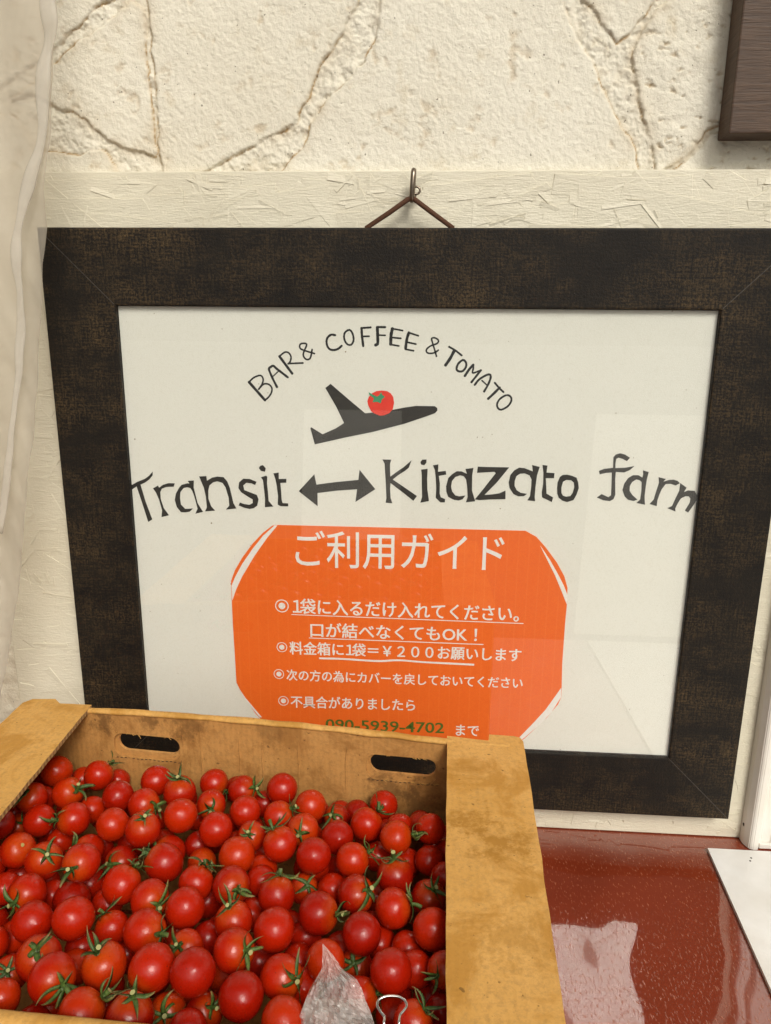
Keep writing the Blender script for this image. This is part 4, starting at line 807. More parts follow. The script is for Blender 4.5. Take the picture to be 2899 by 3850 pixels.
# ------------------------------------------------------------ painted strand board against the wall
ZT = 0.7326; YB = 0.022; XL = -0.467
board = empty("strand_board", (0.0, YB, 0.0), "cream painted strand board panel leaning flat on the wall behind the frame", "board panel")
bm = bmesh.new(); box_bm(bm, (XL, YB, 0.001), (0.62, YW-0.002, ZT), 0.0012)
keep(from_bm("panel", bm, M['osb']), board)
rng = random.Random(12)
bm = bmesh.new()
def flake(cx, cz, L, W, ang, tk, tip):
    d = Vector((math.cos(ang), 0, math.sin(ang))); n_ = Vector((-math.sin(ang), 0, math.cos(ang)))
    sk = rng.uniform(-0.5, 0.5)*W
    c = Vector((cx, 0, cz)); o = [c-d*(L/2)-n_*(W/2), c+d*(L/2+sk)-n_*(W/2)*rng.uniform(0.6, 1), c+d*(L/2-sk)+n_*(W/2), c-d*(L/2+sk*0.5)+n_*(W/2)*rng.uniform(0.6, 1)]
    for p in o:
        if not (XL+0.001 < p.x < 0.60 and 0.003 < p.z < ZT-0.001): return
    hs = [tk*(1+tip*(-1)**(k//2)) for k in range(4)]
    f = [bm.verts.new((p.x, YB-h, p.z)) for p, h in zip(o, hs)]; b = [bm.verts.new((p.x+(p.x-cx)*0.02, YB+0.0005, p.z+(p.z-cz)*0.04)) for p in o]
    bm.faces.new(f)
    for k in range(4): bm.faces.new((f[k], f[(k+1) % 4], b[(k+1) % 4], b[k]))
for _ in range(2600):
    zone = rng.random()
    if zone < 0.52: cx, cz = rng.uniform(-0.46, 0.56), rng.uniform(0.665, ZT)
    elif zone < 0.78: cx, cz = rng.uniform(-0.466, -0.34), rng.uniform(0.01, 0.68)
    elif zone < 0.88: cx, cz = rng.uniform(0.02, 0.42), rng.uniform(0.004, 0.05)
    else: cx, cz = rng.uniform(0.36, 0.44), rng.uniform(0.0, 0.70)
    big = rng.random() < 0.22
    L = rng.uniform(0.05, 0.14) if big else rng.uniform(0.010, 0.045); W = rng.uniform(0.014, 0.040) if big else rng.uniform(0.0025, 0.009)
    ang = rng.gauss(0, 0.22) if rng.random() < 0.5 else rng.choice((-1.3, -0.9, 0.7, 1.1, 1.5)) + rng.gauss(0, 0.2)
    if not big and mnoise.noise(Vector((cx*16, cz*16, 7))) < -0.08: continue
    flake(cx, cz, L, W, ang, rng.uniform(0.0003, 0.0009), rng.uniform(-0.8, 0.8))
so = keep(from_bm("strand_relief", bm, M['osb']), board); so['kind'] = 'stuff'

# ------------------------------------------------------------ wooden block, casing, white board
bm = bmesh.new(); box_bm(bm, (0.2885, 0.0, 0.7585), (0.80, YW-0.004, 1.25), 0.0015)
wb = from_bm("wooden_panel", bm, M['wood']); tag(wb, "dark brown wood grain panel fixed to the stone wall at upper right", "wood panel")
bm = bmesh.new(); box_bm(bm, (0.3296, -0.0006, 0.777), (0.3312, 0.0004, 0.784), 0.0003); nk = from_bm("nick", bm, M['casing'], wb)

prof = [(0.3990, 0.0215), (0.3992, 0.0120), (0.4030, 0.0035), (0.4065, 0.0015), (0.4125, 0.0015), (0.4145, 0.0060), (0.4180, 0.0085), (0.4290, 0.0085), (0.4320, 0.0020), (0.4370, -0.0020), (0.4900, -0.0020), (0.4900, 0.0215)]
bm = bmesh.new(); lo = [bm.verts.new((x, y, 0.0012)) for x, y in prof]; hi = [bm.verts.new((x, y, 1.4)) for x, y in prof]
for k in range(len(prof)): j = (k+1) % len(prof); bm.faces.new((lo[k], lo[j], hi[j], hi[k]))
bm.faces.new(lo[::-1]); bm.faces.new(hi)
es = [e for e in bm.edges if abs(e.verts[0].co.z-e.verts[1].co.z) > 1]
bmesh.ops.bevel(bm, geom=es, offset=0.0009, segments=2, affect='EDGES')
casing = from_bm("door_casing", bm, M['casing']); tag(casing, "white moulded door casing standing at the right edge beside the dark frame", "door casing")
bm = bmesh.new(); tube_bm(bm, [(0.3990, 0.0148, 0.0245), (0.4005, 0.0150, 0.0245)], 0.0022, 12, up=Vector((0, 0, 1))); from_bm("screw_hole", bm, M['hole'], casing)
bm = bmesh.new(); box_bm(bm, (0.4150, 0.0040, 0.0012), (0.56, 0.0080, 0.0075), 0.0008); from_bm("sill_strip", bm, M['casing'], casing)

wp = prism("white_sheet", [(0.3540, -0.0035), (0.3450, -0.1920), (0.3290, -0.5700), (0.94, -0.5700), (0.94, -0.0025)], [], lambda a, b, d: (a, b, 0.0042-d), 0.0038, M['white'], bevel=0.0005)
tag(wp, "white painted sheet lying on the red counter at lower right", "sheet")
for px_, py_, r_ in ((0.3975, -0.0165, 0.0011), (0.3945, -0.0215, 0.0011)):
    bm = bmesh.new(); tube_bm(bm, [(px_, py_, 0.0041), (px_, py_, 0.0044)], r_, 10, up=Vector((1, 0, 0))); keep(from_bm("nail_hole", bm, M['hole']), wp)

# ------------------------------------------------------------ picture frame
FX0, FX1, FZ0, FZ1, RL, FT = -0.300, 0.300, 0.1152, 0.6027, 0.0749, 0.018
fr = empty("picture_frame", (0, 0.009, 0.0403), "large dark distressed frame holding a cream sign, hung by a cord on a ring", "picture frame")
def rail(c_in0, c_in1, c_out1, c_out0):
    """mitred rail between two inner and two outer corners (x, z); rounded front edges, inner rebate"""
    bm = bmesh.new()
    sec = [(0.0, 0.0125), (0.0, 0.0012), (0.012, 0.0002), (0.03, 0.0), (0.97, 0.0), (0.99, 0.0006), (1.0, 0.0025), (1.0, FT), (0.05, FT), (0.05, 0.0125)]
    rows = []
    N = 2
    for a, b in ((c_in0, c_out0), (c_in1, c_out1)):
        g = 0.00012*(1 if a is c_in0 else -1)
        dx, dz = (c_in1[0]-c_in0[0]), (c_in1[1]-c_in0[1]); L = math.hypot(dx, dz)
        rows.append([bm.verts.new((a[0]+(b[0]-a[0])*t + dx/L*g, y, a[1]+(b[1]-a[1])*t + dz/L*g)) for t, y in sec])
    n = len(sec)
    for k in range(n): bm.faces.new((rows[0][k], rows[0][(k+1) % n], rows[1][(k+1) % n], rows[1][k]))
    bm.faces.new(rows[0][::-1]); bm.faces.new(rows[1])
    return keep(from_bm("frame_rail", bm, M['frame']), fr)
I = dict(bl=(FX0, FZ0), br=(FX1, FZ0), tl=(FX0, FZ1), tr=(FX1, FZ1)); O = dict(bl=(FX0-RL, FZ0-RL), br=(FX1+RL, FZ0-RL), tl=(FX0-RL, FZ1+RL), tr=(FX1+RL, FZ1+RL))
for a, b in (('tl', 'tr'), ('tr', 'br'), ('br', 'bl'), ('bl', 'tl')): rail(I[a], I[b], O[b], O[a])
def seam(a, b):
    d = Vector((b[0]-a[0], b[1]-a[1])); L = d.length; d.normalize(); n_ = Vector((-d[1], d[0]))*0.00035
    a2 = Vector(a)+d*0.002; b2 = Vector(a)+d*(L-0.0035)
    V = [(p[0], y, p[1]) for y in (-0.0001, 0.0004) for p in (a2-n_, b2-n_, b2+n_, a2+n_)]
    return keep(mesh("mitre_seam", V, [(3, 2, 1, 0), (4, 5, 6, 7), (0, 1, 5, 4), (1, 2, 6, 5), (2, 3, 7, 6), (3, 0, 4, 7)], M['seam']), fr)
for k in ('tl', 'tr', 'br', 'bl'): seam(I[k], O[k])
def slab(name, x0, x1, z0, z1, y0, y1, mat, par, bev=0.0):
    bm = bmesh.new(); box_bm(bm, (x0, y0, z0), (x1, y1, z1), bev); return keep(from_bm(name, bm, mat), par)
slab("glass_pane", FX0+0.0004, FX1-0.0004, FZ0+0.0004, FZ1-0.0004, 0.0028, 0.0029, M['glass'], fr)
sheet = slab("sign_sheet", FX0+0.0003, FX1-0.0003, FZ0+0.0003, FZ1-0.0003, 0.0064, 0.0088, M['paper'], fr)
slab("backing_board", FX0-0.003, FX1+0.003, FZ0-0.003, FZ1+0.003, 0.0130, 0.0150, M['wood'], fr)
def clip_poly(pts):
    return [(min(max(a, FX0*1000+0.4), FX1*1000-0.4), b) for a, b in pts]
def flat_shape(name, pts, holes, y, th, mat):
    return prism(name, clip_poly(pts), holes, lambda a, b, d: (a/1000, y+d, b/1000), th, mat)
def to_sheet(o):
    o.parent = sheet; o.matrix_parent_inverse = Matrix.Identity(4); return o     # sheet's mesh already sits in world coordinates
o_hole = [p for n_, p in CUT_SHAPES if n_ == 'o_hole'][0]
NM = dict(plane='airplane_cutout', tomato='tomato_cutout', leaf='leaf_cutout', arrow='double_arrow', stripe='card_stripe')
MT = dict(tomato=M['red_paper'], leaf=M['green_paper'], stripe=M['white_print'])
YD = dict(tomato=0.0059, leaf=0.0057, stripe=0.0056)
for n_, pts in CUT_SHAPES:
    if n_ == 'o_hole': continue
    y = YD.get(n_, 0.0061)
    to_sheet(flat_shape(NM.get(n_, 'letter'), pts, [o_hole] if n_ == 'o' else [], y, 0.0002 if n_ != 'stripe' else 0.0001, MT.get(n_, M['cut'])))
to_sheet(flat_shape('guide_card', CARD_OUTLINE, [], 0.0057, 0.0006, M['card']))
# pen lettering: one object per letter
from itertools import groupby
groups = []; last = None
for l_, w_, pts in HAND_STROKES:
    start = (groups and groups[-1][0] == l_ and min((Vector(a)-Vector(b)).length for a in pts for s in groups[-1][1] for b in s[1]) < 9)
    if start: groups[-1][1].append((w_, pts))
    else: groups.append((l_, [(w_, pts)]))
for l_, strokes in groups:
    bm = bmesh.new()
    for q, (w_, pts) in enumerate(strokes):
        P = catmull([Vector(p) for p in pts], 6); y = 0.00630 - 0.00003*q
        Lf, Rt = ribbon(P, w_*1.1)
        vl = [bm.verts.new((v[0]/1000, y, v[1]/1000)) for v in Lf]; vr = [bm.verts.new((v[0]/1000, y, v[1]/1000)) for v in Rt]
        for k in range(len(P)-1): bm.faces.new((vl[k], vl[k+1], vr[k+1], vr[k]))
        if (Vector(pts[0])-Vector(pts[-1])).length > 0.5:
            for a, b, c, sgn in ((vl[0], vr[0], P[0], -1), (vl[-1], vr[-1], P[-1], 1)):
                e = P[1]-P[0] if sgn < 0 else P[-1]-P[-2]; e = e.normalized()*sgn*w_*0.5
                arc = [bm.verts.new(((c[0]+e[0]*math.sin(t)+(a.co.x*1000-c[0])*math.cos(t))/1000, y, (c[1]+e[1]*math.sin(t)+(a.co.z*1000-c[1])*math.cos(t))/1000)) for t in (0.5, 1.05, 1.57, 2.1, 2.64)]
                try: bm.faces.new([a]+arc+[b])
                except ValueError: pass
    me = bpy.data.meshes.new("letter"); bm.to_mesh(me); bm.free()
    to_sheet(link("letter", me, None, (M['ink'],)))
# printed guide text (white and green) as flat lettering on the card
def text_line(body, p0, p1, top, col, bold):
    cu = bpy.data.curves.new("text", 'FONT'); cu.body = body; cu.size = 1.0; cu.offset = 0.006; cu.resolution_u = 3
    for i_, ch in enumerate(body):
        if i_+1 < len(body) and body[i_+1] == '！': cu.body_format[i_].kerning = 16
        if ch == '１': cu.body_format[i_].kerning = -13
        if i_+1 < len(body) and body[i_+1] == '１': cu.body_format[i_].kerning = -6
    ob = bpy.data.objects.new("text", cu); COL.objects.link(ob)
    dg = bpy.context.evaluated_depsgraph_get(); me = bpy.data.meshes.new_from_object(ob.evaluated_get(dg)); bpy.data.objects.remove(ob)
    xs = [v.co.x for v in me.vertices]; ys = [v.co.y for v in me.vertices]
    x0, x1, y0, y1 = min(xs), max(xs), min(ys), max(ys)
    h = (top-p0[1]); V = []; F = []; n = len(me.vertices)
    sh = ((0, 0),) if bold == 0 else ((-0.24*bold, 0.05), (0.0, -0.10*bold), (0.24*bold, 0.05))
    for q, (sx, sz) in enumerate(sh):
        for v in me.vertices:
            t = (v.co.x-x0)/(x1-x0); s_ = (v.co.y-y0)/(y1-y0)
            x = p0[0]+(p1[0]-p0[0])*t + sx; z = p0[1]+(p1[1]-p0[1])*t + h*s_ + sz
            V.append((x/1000, 0.00555-0.00003*q, z/1000))
        F += [tuple(i+n*q for i in p.vertices) for p in me.polygons]
    return to_sheet(mesh("printed_text", V, F, M['green_print'] if col == 'g' else M['white_print']))
for a in CARD_TEXT: text_line(*a)
for bx, bz, R_ in CARD_BULLETS:
    bm = bmesh.new(); N = 36
    o_ = [[bm.verts.new((bx/1000+r_*math.cos(6.28318*k/N), 0.00555, bz/1000+r_*math.sin(6.28318*k/N))) for k in range(N)] for r_ in (R_/1000, R_*0.86/1000, R_*0.5/1000)]
    for k in range(N): bm.faces.new((o_[0][k], o_[0][(k+1) % N], o_[1][(k+1) % N], o_[1][k]))
    bm.faces.new(o_[2]); me = bpy.data.meshes.new("bullet_mark"); bm.to_mesh(me); bm.free(); to_sheet(link("bullet_mark", me, None, (M['white_print'],)))
for w_, pts in CARD_RULES:
    P = catmull([Vector(p) for p in pts], 6) if len(pts) > 2 else [Vector(p) for p in pts]
    Lf, Rt = ribbon(P, w_)
    V = [(v[0]/1000, 0.00548, v[1]/1000) for v in Lf+Rt]; n = len(P)
    to_sheet(mesh("underline", V, [(k, k+1, n+k+1, n+k) for k in range(n-1)], M['white_print']))

# hanging cord and ring hook
bm = bmesh.new()
tube_bm(bm, [(-0.0465, 0.0100, 0.660), (-0.0440, 0.0060, 0.678), (-0.022, 0.0045, 0.6915), (-0.0045, 0.0035, 0.7030), (-0.0010, 0.0035, 0.7048), (0.0028, 0.0035, 0.7030), (0.018, 0.0045, 0.6925), (0.0395, 0.0060, 0.678), (0.0420, 0.0100, 0.660)], 0.0025, 10, up=Vector((0, 1, 0)))
keep(from_bm("hanging_cord", bm, M['cord'], smooth=True), fr)
hook = empty("ring_hook", (0.0005, 0.010, 0.7265), "small dark metal ring on a screw eye holding the brown cord", "hook")
bm = bmesh.new(); N = 40; pts = []
for k in range(N+1):
    t = 2*math.pi*k/N; pts.append((0.0003+0.0008*math.sin(t), 0.0045+0.0052*math.cos(t)-0.0006*math.sin(t), 0.7160+0.0132*math.sin(t)))
tube_bm(bm, pts, 0.0025, 12, up=Vector((1, 0, 0))); keep(from_bm("ring", bm, M['steel'], smooth=True), hook)
bm = bmesh.new(); pts = [(0.0038+0.0034*math.cos(t), 0.0105, 0.7125+0.0033*math.sin(t)) for t in [2*math.pi*k/24-1.2 for k in range(25)]]
tube_bm(bm, pts, 0.0011, 8, up=Vector((0, 1, 0))); tube_bm(bm, [(0.0028, 0.0108, 0.7095), (0.0030, 0.0225, 0.7095)], 0.0009, 8)
keep(from_bm("screw_eye", bm, M['steel'], smooth=True), hook)

# ------------------------------------------------------------ cardboard box
ZB = 0.225
bx = empty("cardboard_box", (-0.125, -0.30, 0.001), "open worn brown cardboard box filled with cherry tomatoes", "box")
A0 = Vector((-0.3685, -0.1345)); B0 = Vector((0.1130, -0.1725)); tW = (B0-A0).normalized(); nW = Vector((tW[1], -tW[0]))   # nW points to the viewer
LW = (B0-A0).length
def stadium(u0, u1, z0, z1, n=8):
    r_ = min((z1-z0)/2, 0.0095); out = []
    for cx, cz, a0 in ((u1-r_, z1-r_, 0), (u0+r_, z1-r_, 90), (u0+r_, z0+r_, 180), (u1-r_, z0+r_, 270)):
        for k in range(n+1): t = rad(a0+90*k/n); out.append((cx+r_*math.cos(t), cz+r_*math.sin(t)))
    return out
def backpt(off):
    def f(u, z, d):
        bulge = 0.0035*math.sin(math.pi*min(max(u/LW, 0), 1))*(z/ZB)**2*0
        p = A0 + tW*u + nW*(-off-d+bulge); return (p[0], p[1], z)
    return f
# the traced hand holes, in wall coordinates; u measured from the left corner
U0 = (Vector((-0.2909, -0.146))-A0).dot(tW)
holes = [(U0+0.0205, U0+0.0825, 0.1845, 0.2035), (U0+0.2670, U0+0.3275, 0.1865, 0.2060)]
def bow(u):
    t = min(max((u-0.07)/0.345, 0), 1); return 0.0036*math.sin(math.pi*t)**0.8
def wall_outline():
    pts = [(0, 0.0), (LW, 0.0)]
    n = 60
    for k in range(n+1):
        u = LW*(1-k/n); pts.append((u, ZB-0.0022+bow(u)+0.0010+0.0006*mnoise.noise(Vector((u*60, 3, 1)))))
    return pts
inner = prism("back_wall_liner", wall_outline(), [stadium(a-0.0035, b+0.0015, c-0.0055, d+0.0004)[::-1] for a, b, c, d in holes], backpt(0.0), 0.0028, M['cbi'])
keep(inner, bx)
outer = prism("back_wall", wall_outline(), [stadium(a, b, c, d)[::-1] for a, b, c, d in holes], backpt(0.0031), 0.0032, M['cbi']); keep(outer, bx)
# folded top edge of the back wall
bm = bmesh.new(); P = []
for k in range(49):
    u = 0.012+(LW-0.024)*k/48; p = A0+tW*u+nW*(-0.0026)
    P.append((p[0], p[1], ZB-0.0022+bow(u)+0.0010+0.0009*mnoise.noise(Vector((u*45, 1, 5)))))
tube_bm(bm, P, lambda t: 0.0041+0.0005*math.sin(t*37)*math.sin(t*11), 10, flat=0.62, up=Vector((0, 0, 1)))
keep(from_bm("rim_fold", bm, M['cbo'], smooth=True), bx)
# creases and torn fibres on the inner back wall
for u, z0, z1 in ((U0+0.105, 0.150, 0.218), (U0+0.165, 0.14, 0.219), (U0+0.245, 0.16, 0.216), (U0+0.087, 0.19, 0.218), (U0+0.200, 0.15, 0.218), (U0+0.143, 0.17, 0.217)):
    bm = bmesh.new(); P = []
    for k in range(14):
        z = z0+(z1-z0)*k/13; p = A0+tW*(u+0.0012*mnoise.noise(Vector((z*60, u*50, 2))))+nW*0.0001; P.append((p[0], p[1], z))
    tube_bm(bm, P, lambda t: 0.0007*math.sin(math.pi*min(max(t, 0.04), 0.96)), 6, flat=1.0, up=Vector((nW[0], nW[1], 0)))
    keep(from_bm("crease", bm, M['cbi'], smooth=True), bx)
for a, b, c, d in holes:      # perforated dash line and torn fibres round each hand hole
    bm = bmesh.new(); u = a-0.002
    while u < b+0.001:
        p0 = A0+tW*u+nW*0.0002; p1 = A0+tW*(u+0.0022)+nW*0.0002; z = c-0.0064+0.0004*math.sin(u*300)
        tube_bm(bm, [(p0[0], p0[1], z), (p1[0], p1[1], z+0.0002)], 0.00035, 5, up=Vector((0, 0, 1))); u += 0.0042
    q = keep(from_bm("perforation", bm, M['hole']), bx); q['kind'] = 'stuff'
    bm = bmesh.new()
    for k in range(26):
        u = rng.uniform(a-0.003, b+0.002); z = c-0.0052+rng.uniform(-0.0006, 0.0006) if rng.random() < 0.7 else d+rng.uniform(-0.0002, 0.0006); L = rng.uniform(0.0012, 0.004); an = rng.gauss(0, 0.5)
        p0 = A0+tW*u+nW*0.0003; p1 = A0+tW*(u+L*math.cos(an))+nW*rng.uniform(0.0003, 0.0012)
        tube_bm(bm, [(p0[0], p0[1], z), (p1[0], p1[1], z+L*math.sin(an))], 0.00022, 4, up=Vector((0, 0, 1)))
    q = keep(from_bm("torn_fibres", bm, M['cbo']), bx); q['kind'] = 'stuff'
# flaps (measured corners, slightly bowed)
def flap(name, outline, sag):
    """closed outline (x, y, z); thick sheet, subdivided and gently warped"""
    bm = bmesh.new()
    xs = [p[0] for p in outline]; ys = [p[1] for p in outline]
    f = bm.faces.new([bm.verts.new(p) for p in outline]); bm.normal_update()
    if f.normal.z < 0: f.normal_flip()
    for ax in (0, 1):
        lo_, hi_ = (min(xs), max(xs)) if ax == 0 else (min(ys), max(ys)); st_ = 0.006 if ax == 0 else 0.008
        c = lo_+st_
        while c < hi_-0.002:
            pn = Vector((1, 0, 0)) if ax == 0 else Vector((0, 1, 0))
            bmesh.ops.bisect_plane(bm, geom=bm.verts[:]+bm.edges[:]+bm.faces[:], plane_co=pn*c, plane_no=pn); c += st_
    for v in bm.verts:
        v.co.z += sag(v.co.x, v.co.y) + 0.0012*mnoise.noise(Vector((v.co.x*14, v.co.y*14, 3))) + 0.0003*mnoise.noise(Vector((v.co.x*90, v.co.y*90, 3)))
        v.co.x += 0.0008*mnoise.noise(Vector((v.co.x*30, v.co.y*40, 9)))
    r_ = bmesh.ops.extrude_face_region(bm, geom=bm.faces[:])
    for g in r_['geom']:
        if isinstance(g, bmesh.types.BMVert): g.co.z -= 0.0042
    bm.normal_update()
    for f in bm.faces:
        if abs(f.normal.z) < 0.5: f.material_index = 1
    o = from_bm(name, bm, (M['cbo'], M['edge']), smooth=False)
    o.data.shade_smooth(); o.data.set_sharp_from_angle(angle=0.7)
    return keep(o, bx)
fz = ZB+0.0015
right_pts = [(0.0458, -0.1580), (0.0828, -0.1625), (0.0840, -0.1525), (0.1060, -0.1540), (0.1110, -0.1560), (0.1135, -0.1625), (0.1100, -0.3000), (0.1040, -0.4640), (0.0415, -0.4640), (0.0430, -0.3000)]
flap("side_flap", [(x, y, fz) for x, y in right_pts], lambda x, y: 0.0)
left_pts = [(-0.2977, -0.1310), (-0.3295, -0.1310), (-0.3381, -0.1230), (-0.3600, -0.1250), (-0.3660, -0.1330), (-0.3640, -0.2200), (-0.3600, -0.4640), (-0.2860, -0.4640), (-0.2905, -0.3000)]
flap("side_flap", [(x, y, fz) for x, y in left_pts], lambda x, y: 0.0)
def wallbox(name, a, b, th, z0, z1, mat):
    a = Vector(a); b = Vector(b); t = (b-a).normalized(); n_ = Vector((t[1], -t[0]))*th
    V = [(p[0], p[1], z) for z in (z0, z1) for p in (a, b, b+n_, a+n_)]
    return keep(mesh(name, V, [(0, 1, 2, 3), (7, 6, 5, 4), (0, 4, 5, 1), (1, 5, 6, 2), (2, 6, 7, 3), (3, 7, 4, 0)], mat), bx)
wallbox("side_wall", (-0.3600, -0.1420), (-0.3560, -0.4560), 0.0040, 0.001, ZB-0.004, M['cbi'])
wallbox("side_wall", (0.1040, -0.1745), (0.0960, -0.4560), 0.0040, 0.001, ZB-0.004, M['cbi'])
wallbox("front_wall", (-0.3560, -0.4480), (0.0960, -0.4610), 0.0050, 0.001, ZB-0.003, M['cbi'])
bm = bmesh.new(); tube_bm(bm, [(-0.355+0.451*k/40, -0.4508-0.0130*k/40, ZB-0.0025+0.0004*mnoise.noise(Vector((k*0.7, 2, 2)))) for k in range(41)], 0.0048, 10, flat=0.55, up=Vector((0, 0, 1)))
keep(from_bm("rim_fold", bm, M['cbo'], smooth=True), bx)
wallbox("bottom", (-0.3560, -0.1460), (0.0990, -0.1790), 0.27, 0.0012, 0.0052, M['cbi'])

# ------------------------------------------------------------ tomatoes
def fruit_mesh(seed):
    r_ = random.Random(seed); bm = bmesh.new(); bmesh.ops.create_uvsphere(bm, u_segments=40, v_segments=24, radius=1.0)
    elong = r_.uniform(0.95, 1.06); tipv = r_.uniform(0.0, 0.05); dim = r_.uniform(0.03, 0.08)
    for v in bm.verts:
        p = v.co.copy(); th = math.acos(max(-1, min(1, p.z))); ph = math.atan2(p.y, p.x)
        k = 1 - dim*math.exp(-(th/0.30)**2) + tipv*math.exp(-((math.pi-th)/0.14)**2)
        k *= 1 + 0.012*math.cos(5*ph+seed)*math.sin(th)*math.exp(-(th/0.9)**2) + 0.045*mnoise.noise(p*0.9+Vector((seed*3, 0, 0))) + 0.012*mnoise.noise(p*2.6+Vector((seed*3, 5, 0)))
        v.co = Vector((p.x*k, p.y*k, p.z*k*elong))
    me = bpy.data.meshes.new("fruit"); bm.to_mesh(me); bm.free(); me.shade_smooth(); me.materials.append(M['tomato']); return me
FR = [fruit_mesh(k) for k in range(12)]
def calyx_mesh(seed):
    r_ = random.Random(seed+50); V = []; F = []; T_ = []
    n = r_.choice((5, 5, 6)); lift = r_.uniform(0.10, 0.75)
    for q in range(n):
        ph = 2*math.pi*q/n + r_.uniform(-0.25, 0.25); L = r_.choice((r_.uniform(0.9, 1.3), r_.uniform(0.85, 1.2), r_.uniform(0.85, 1.2), r_.uniform(0.4, 0.7))); wd = r_.uniform(0.062, 0.110)
        lf = lift + r_.uniform(-0.3, 0.35); curl = r_.uniform(-2.4, 2.8); tw = r_.uniform(-1.8, 1.8); side = r_.uniform(-0.8, 0.8)
        r0, z0 = 0.04, 0.955; ang = -0.05+lf*1.35; N = 9; pr, pz, pa = r0, z0, ph; base = len(V)
        for k in range(N):
            t = k/(N-1)
            w_ = wd*(1.0+1.2*t)*(1-t)**0.75 + 0.006
            d = Vector((math.cos(pa), math.sin(pa), 0)); sd = Vector((-math.sin(pa), math.cos(pa), 0)); up = Vector((0, 0, 1))
            sv_ = (sd*math.cos(tw*t) + up*math.sin(tw*t))
            c = d*pr + up*pz
            fold = Vector((0, 0, 0.30*w_))
            V += [c - sv_*w_ + fold, c, c + sv_*w_ + fold, c - up*0.022]
            T_ += [max(0, (t-0.55)/0.45)]*4
            a_ = ang + curl*(t-0.4)
            st_ = L/(N-1); pr += st_*math.cos(a_); pz += st_*math.sin(a_); pa += side/(N-1)
            # stay outside the fruit
            rr = math.hypot(pr, pz)
            if rr < 1.035: pr *= 1.035/rr; pz *= 1.035/rr
        for k in range(N-1):
            a = base+k*4; b = a+4
            F += [(a, a+1, b+1, b), (a+1, a+2, b+2, b+1), (a+2, a+3, b+3, b+2), (a+3, a, b, b+3)]
        F += [(base, base+3, base+1), (base+3, base+2, base+1)]
    # hub
    b0 = len(V)
    for k in range(10): V.append(Vector((0.13*math.cos(k*0.628), 0.13*math.sin(k*0.628), 0.95))); T_.append(0)
    V.append(Vector((0, 0, 1.04))); T_.append(0)
    for k in range(10): F.append((b0+k, b0+(k+1) % 10, b0+10))
    me = bpy.data.meshes.new("calyx"); me.from_pydata([tuple(v) for v in V], [], F); me.update(); me.shade_smooth()
    at = me.attributes.new("tip", 'FLOAT', 'POINT'); at.data.foreach_set('value', np.array(T_, np.float32)); me.materials.append(M['calyx']); return me
def stalk_mesh(seed):
    r_ = random.Random(seed+90); bm = bmesh.new(); L = r_.uniform(0.28, 0.55); a = r_.uniform(0, 6.28); bend = r_.uniform(0.05, 0.55)
    P = [Vector((bend*L*t*t*math.cos(a), bend*L*t*t*math.sin(a), 0.96+L*t)) for t in (0, .2, .4, .6, .8, 1)]
    tube_bm(bm, P, lambda t: 0.088+0.02*(t > 0.5)-0.012*math.sin(t*3), 10, up=Vector((1, 0, 0)))
    bmesh.ops.recalc_face_normals(bm, faces=bm.faces)
    for f in bm.faces:
        if len(f.verts) > 4 and f.calc_center_median().z > 1.1: f.material_index = 1
    me = bpy.data.meshes.new("stalk"); bm.to_mesh(me); bm.free(); me.materials.append(M['calyx']); me.materials.append(M['cut_stem'])
    return me
CX = [calyx_mesh(k) for k in range(26)]; SK = [stalk_mesh(k) for k in range(10)]
def scar_mesh():
    bm = bmesh.new(); tube_bm(bm, [(0, 0, 0.93), (0, 0, 0.965)], 0.11, 14, up=Vector((1, 0, 0))); tube_bm(bm, [(0, 0, 0.96), (0, 0, 0.985)], 0.045, 8, up=Vector((1, 0, 0)))
    me = bpy.data.meshes.new("stem_scar"); bmesh.ops.recalc_face_normals(bm, faces=bm.faces); bm.to_mesh(me); bm.free(); me.materials.append(M['scar']); return me
SC = scar_mesh()
rt_ = random.Random(21)
def place_tomato(x, y, z, r, look, ax, label, group):
    o = bpy.data.objects.new("cherry_tomato", rt_.choice(FR)); COL.objects.link(o)
    if ax is None:   # stem side turned away, blossom end towards the viewer or aside
        ax = Vector((rt_.uniform(-0.6, 0.6), rt_.uniform(0.4, 1.0), rt_.uniform(-0.9, -0.1)))
    q = Vector(ax).normalized().to_track_quat('Z', 'Y') @ Matrix.Rotation(rt_.uniform(0, 6.28), 3, 'Z').to_quaternion()
    o.rotation_mode = 'QUATERNION'; o.rotation_quaternion = q; o.location = (x/1000, y/1000, z/1000); o.scale = (min(r*0.95, 12.6+0.42*(r*0.95-12.6))/1000,)*3
    tag(o, label, "tomato", group)
    if look == 1:
        c = bpy.data.objects.new("calyx", rt_.choice(CX)); COL.objects.link(c); c.parent = o
        s_ = rt_.uniform(1.02, 1.22); c.scale = (s_, s_, 1.02)
        if rt_.random() < 0.85:
            k = bpy.data.objects.new("stalk", rt_.choice(SK)); COL.objects.link(k); k.parent = c
    elif look == 2:
        c = bpy.data.objects.new("stem_scar", SC); COL.objects.link(c); c.parent = o
for x, y, z, r, look, ax, label in TOMATOES: place_tomato(x, y, z, r, look, ax, label, "cherry tomatoes heaped in the box")
for x, y, z, r, label in BURIED: place_tomato(x, y, z, r, 0, None, label, "tomatoes buried under the top layer")

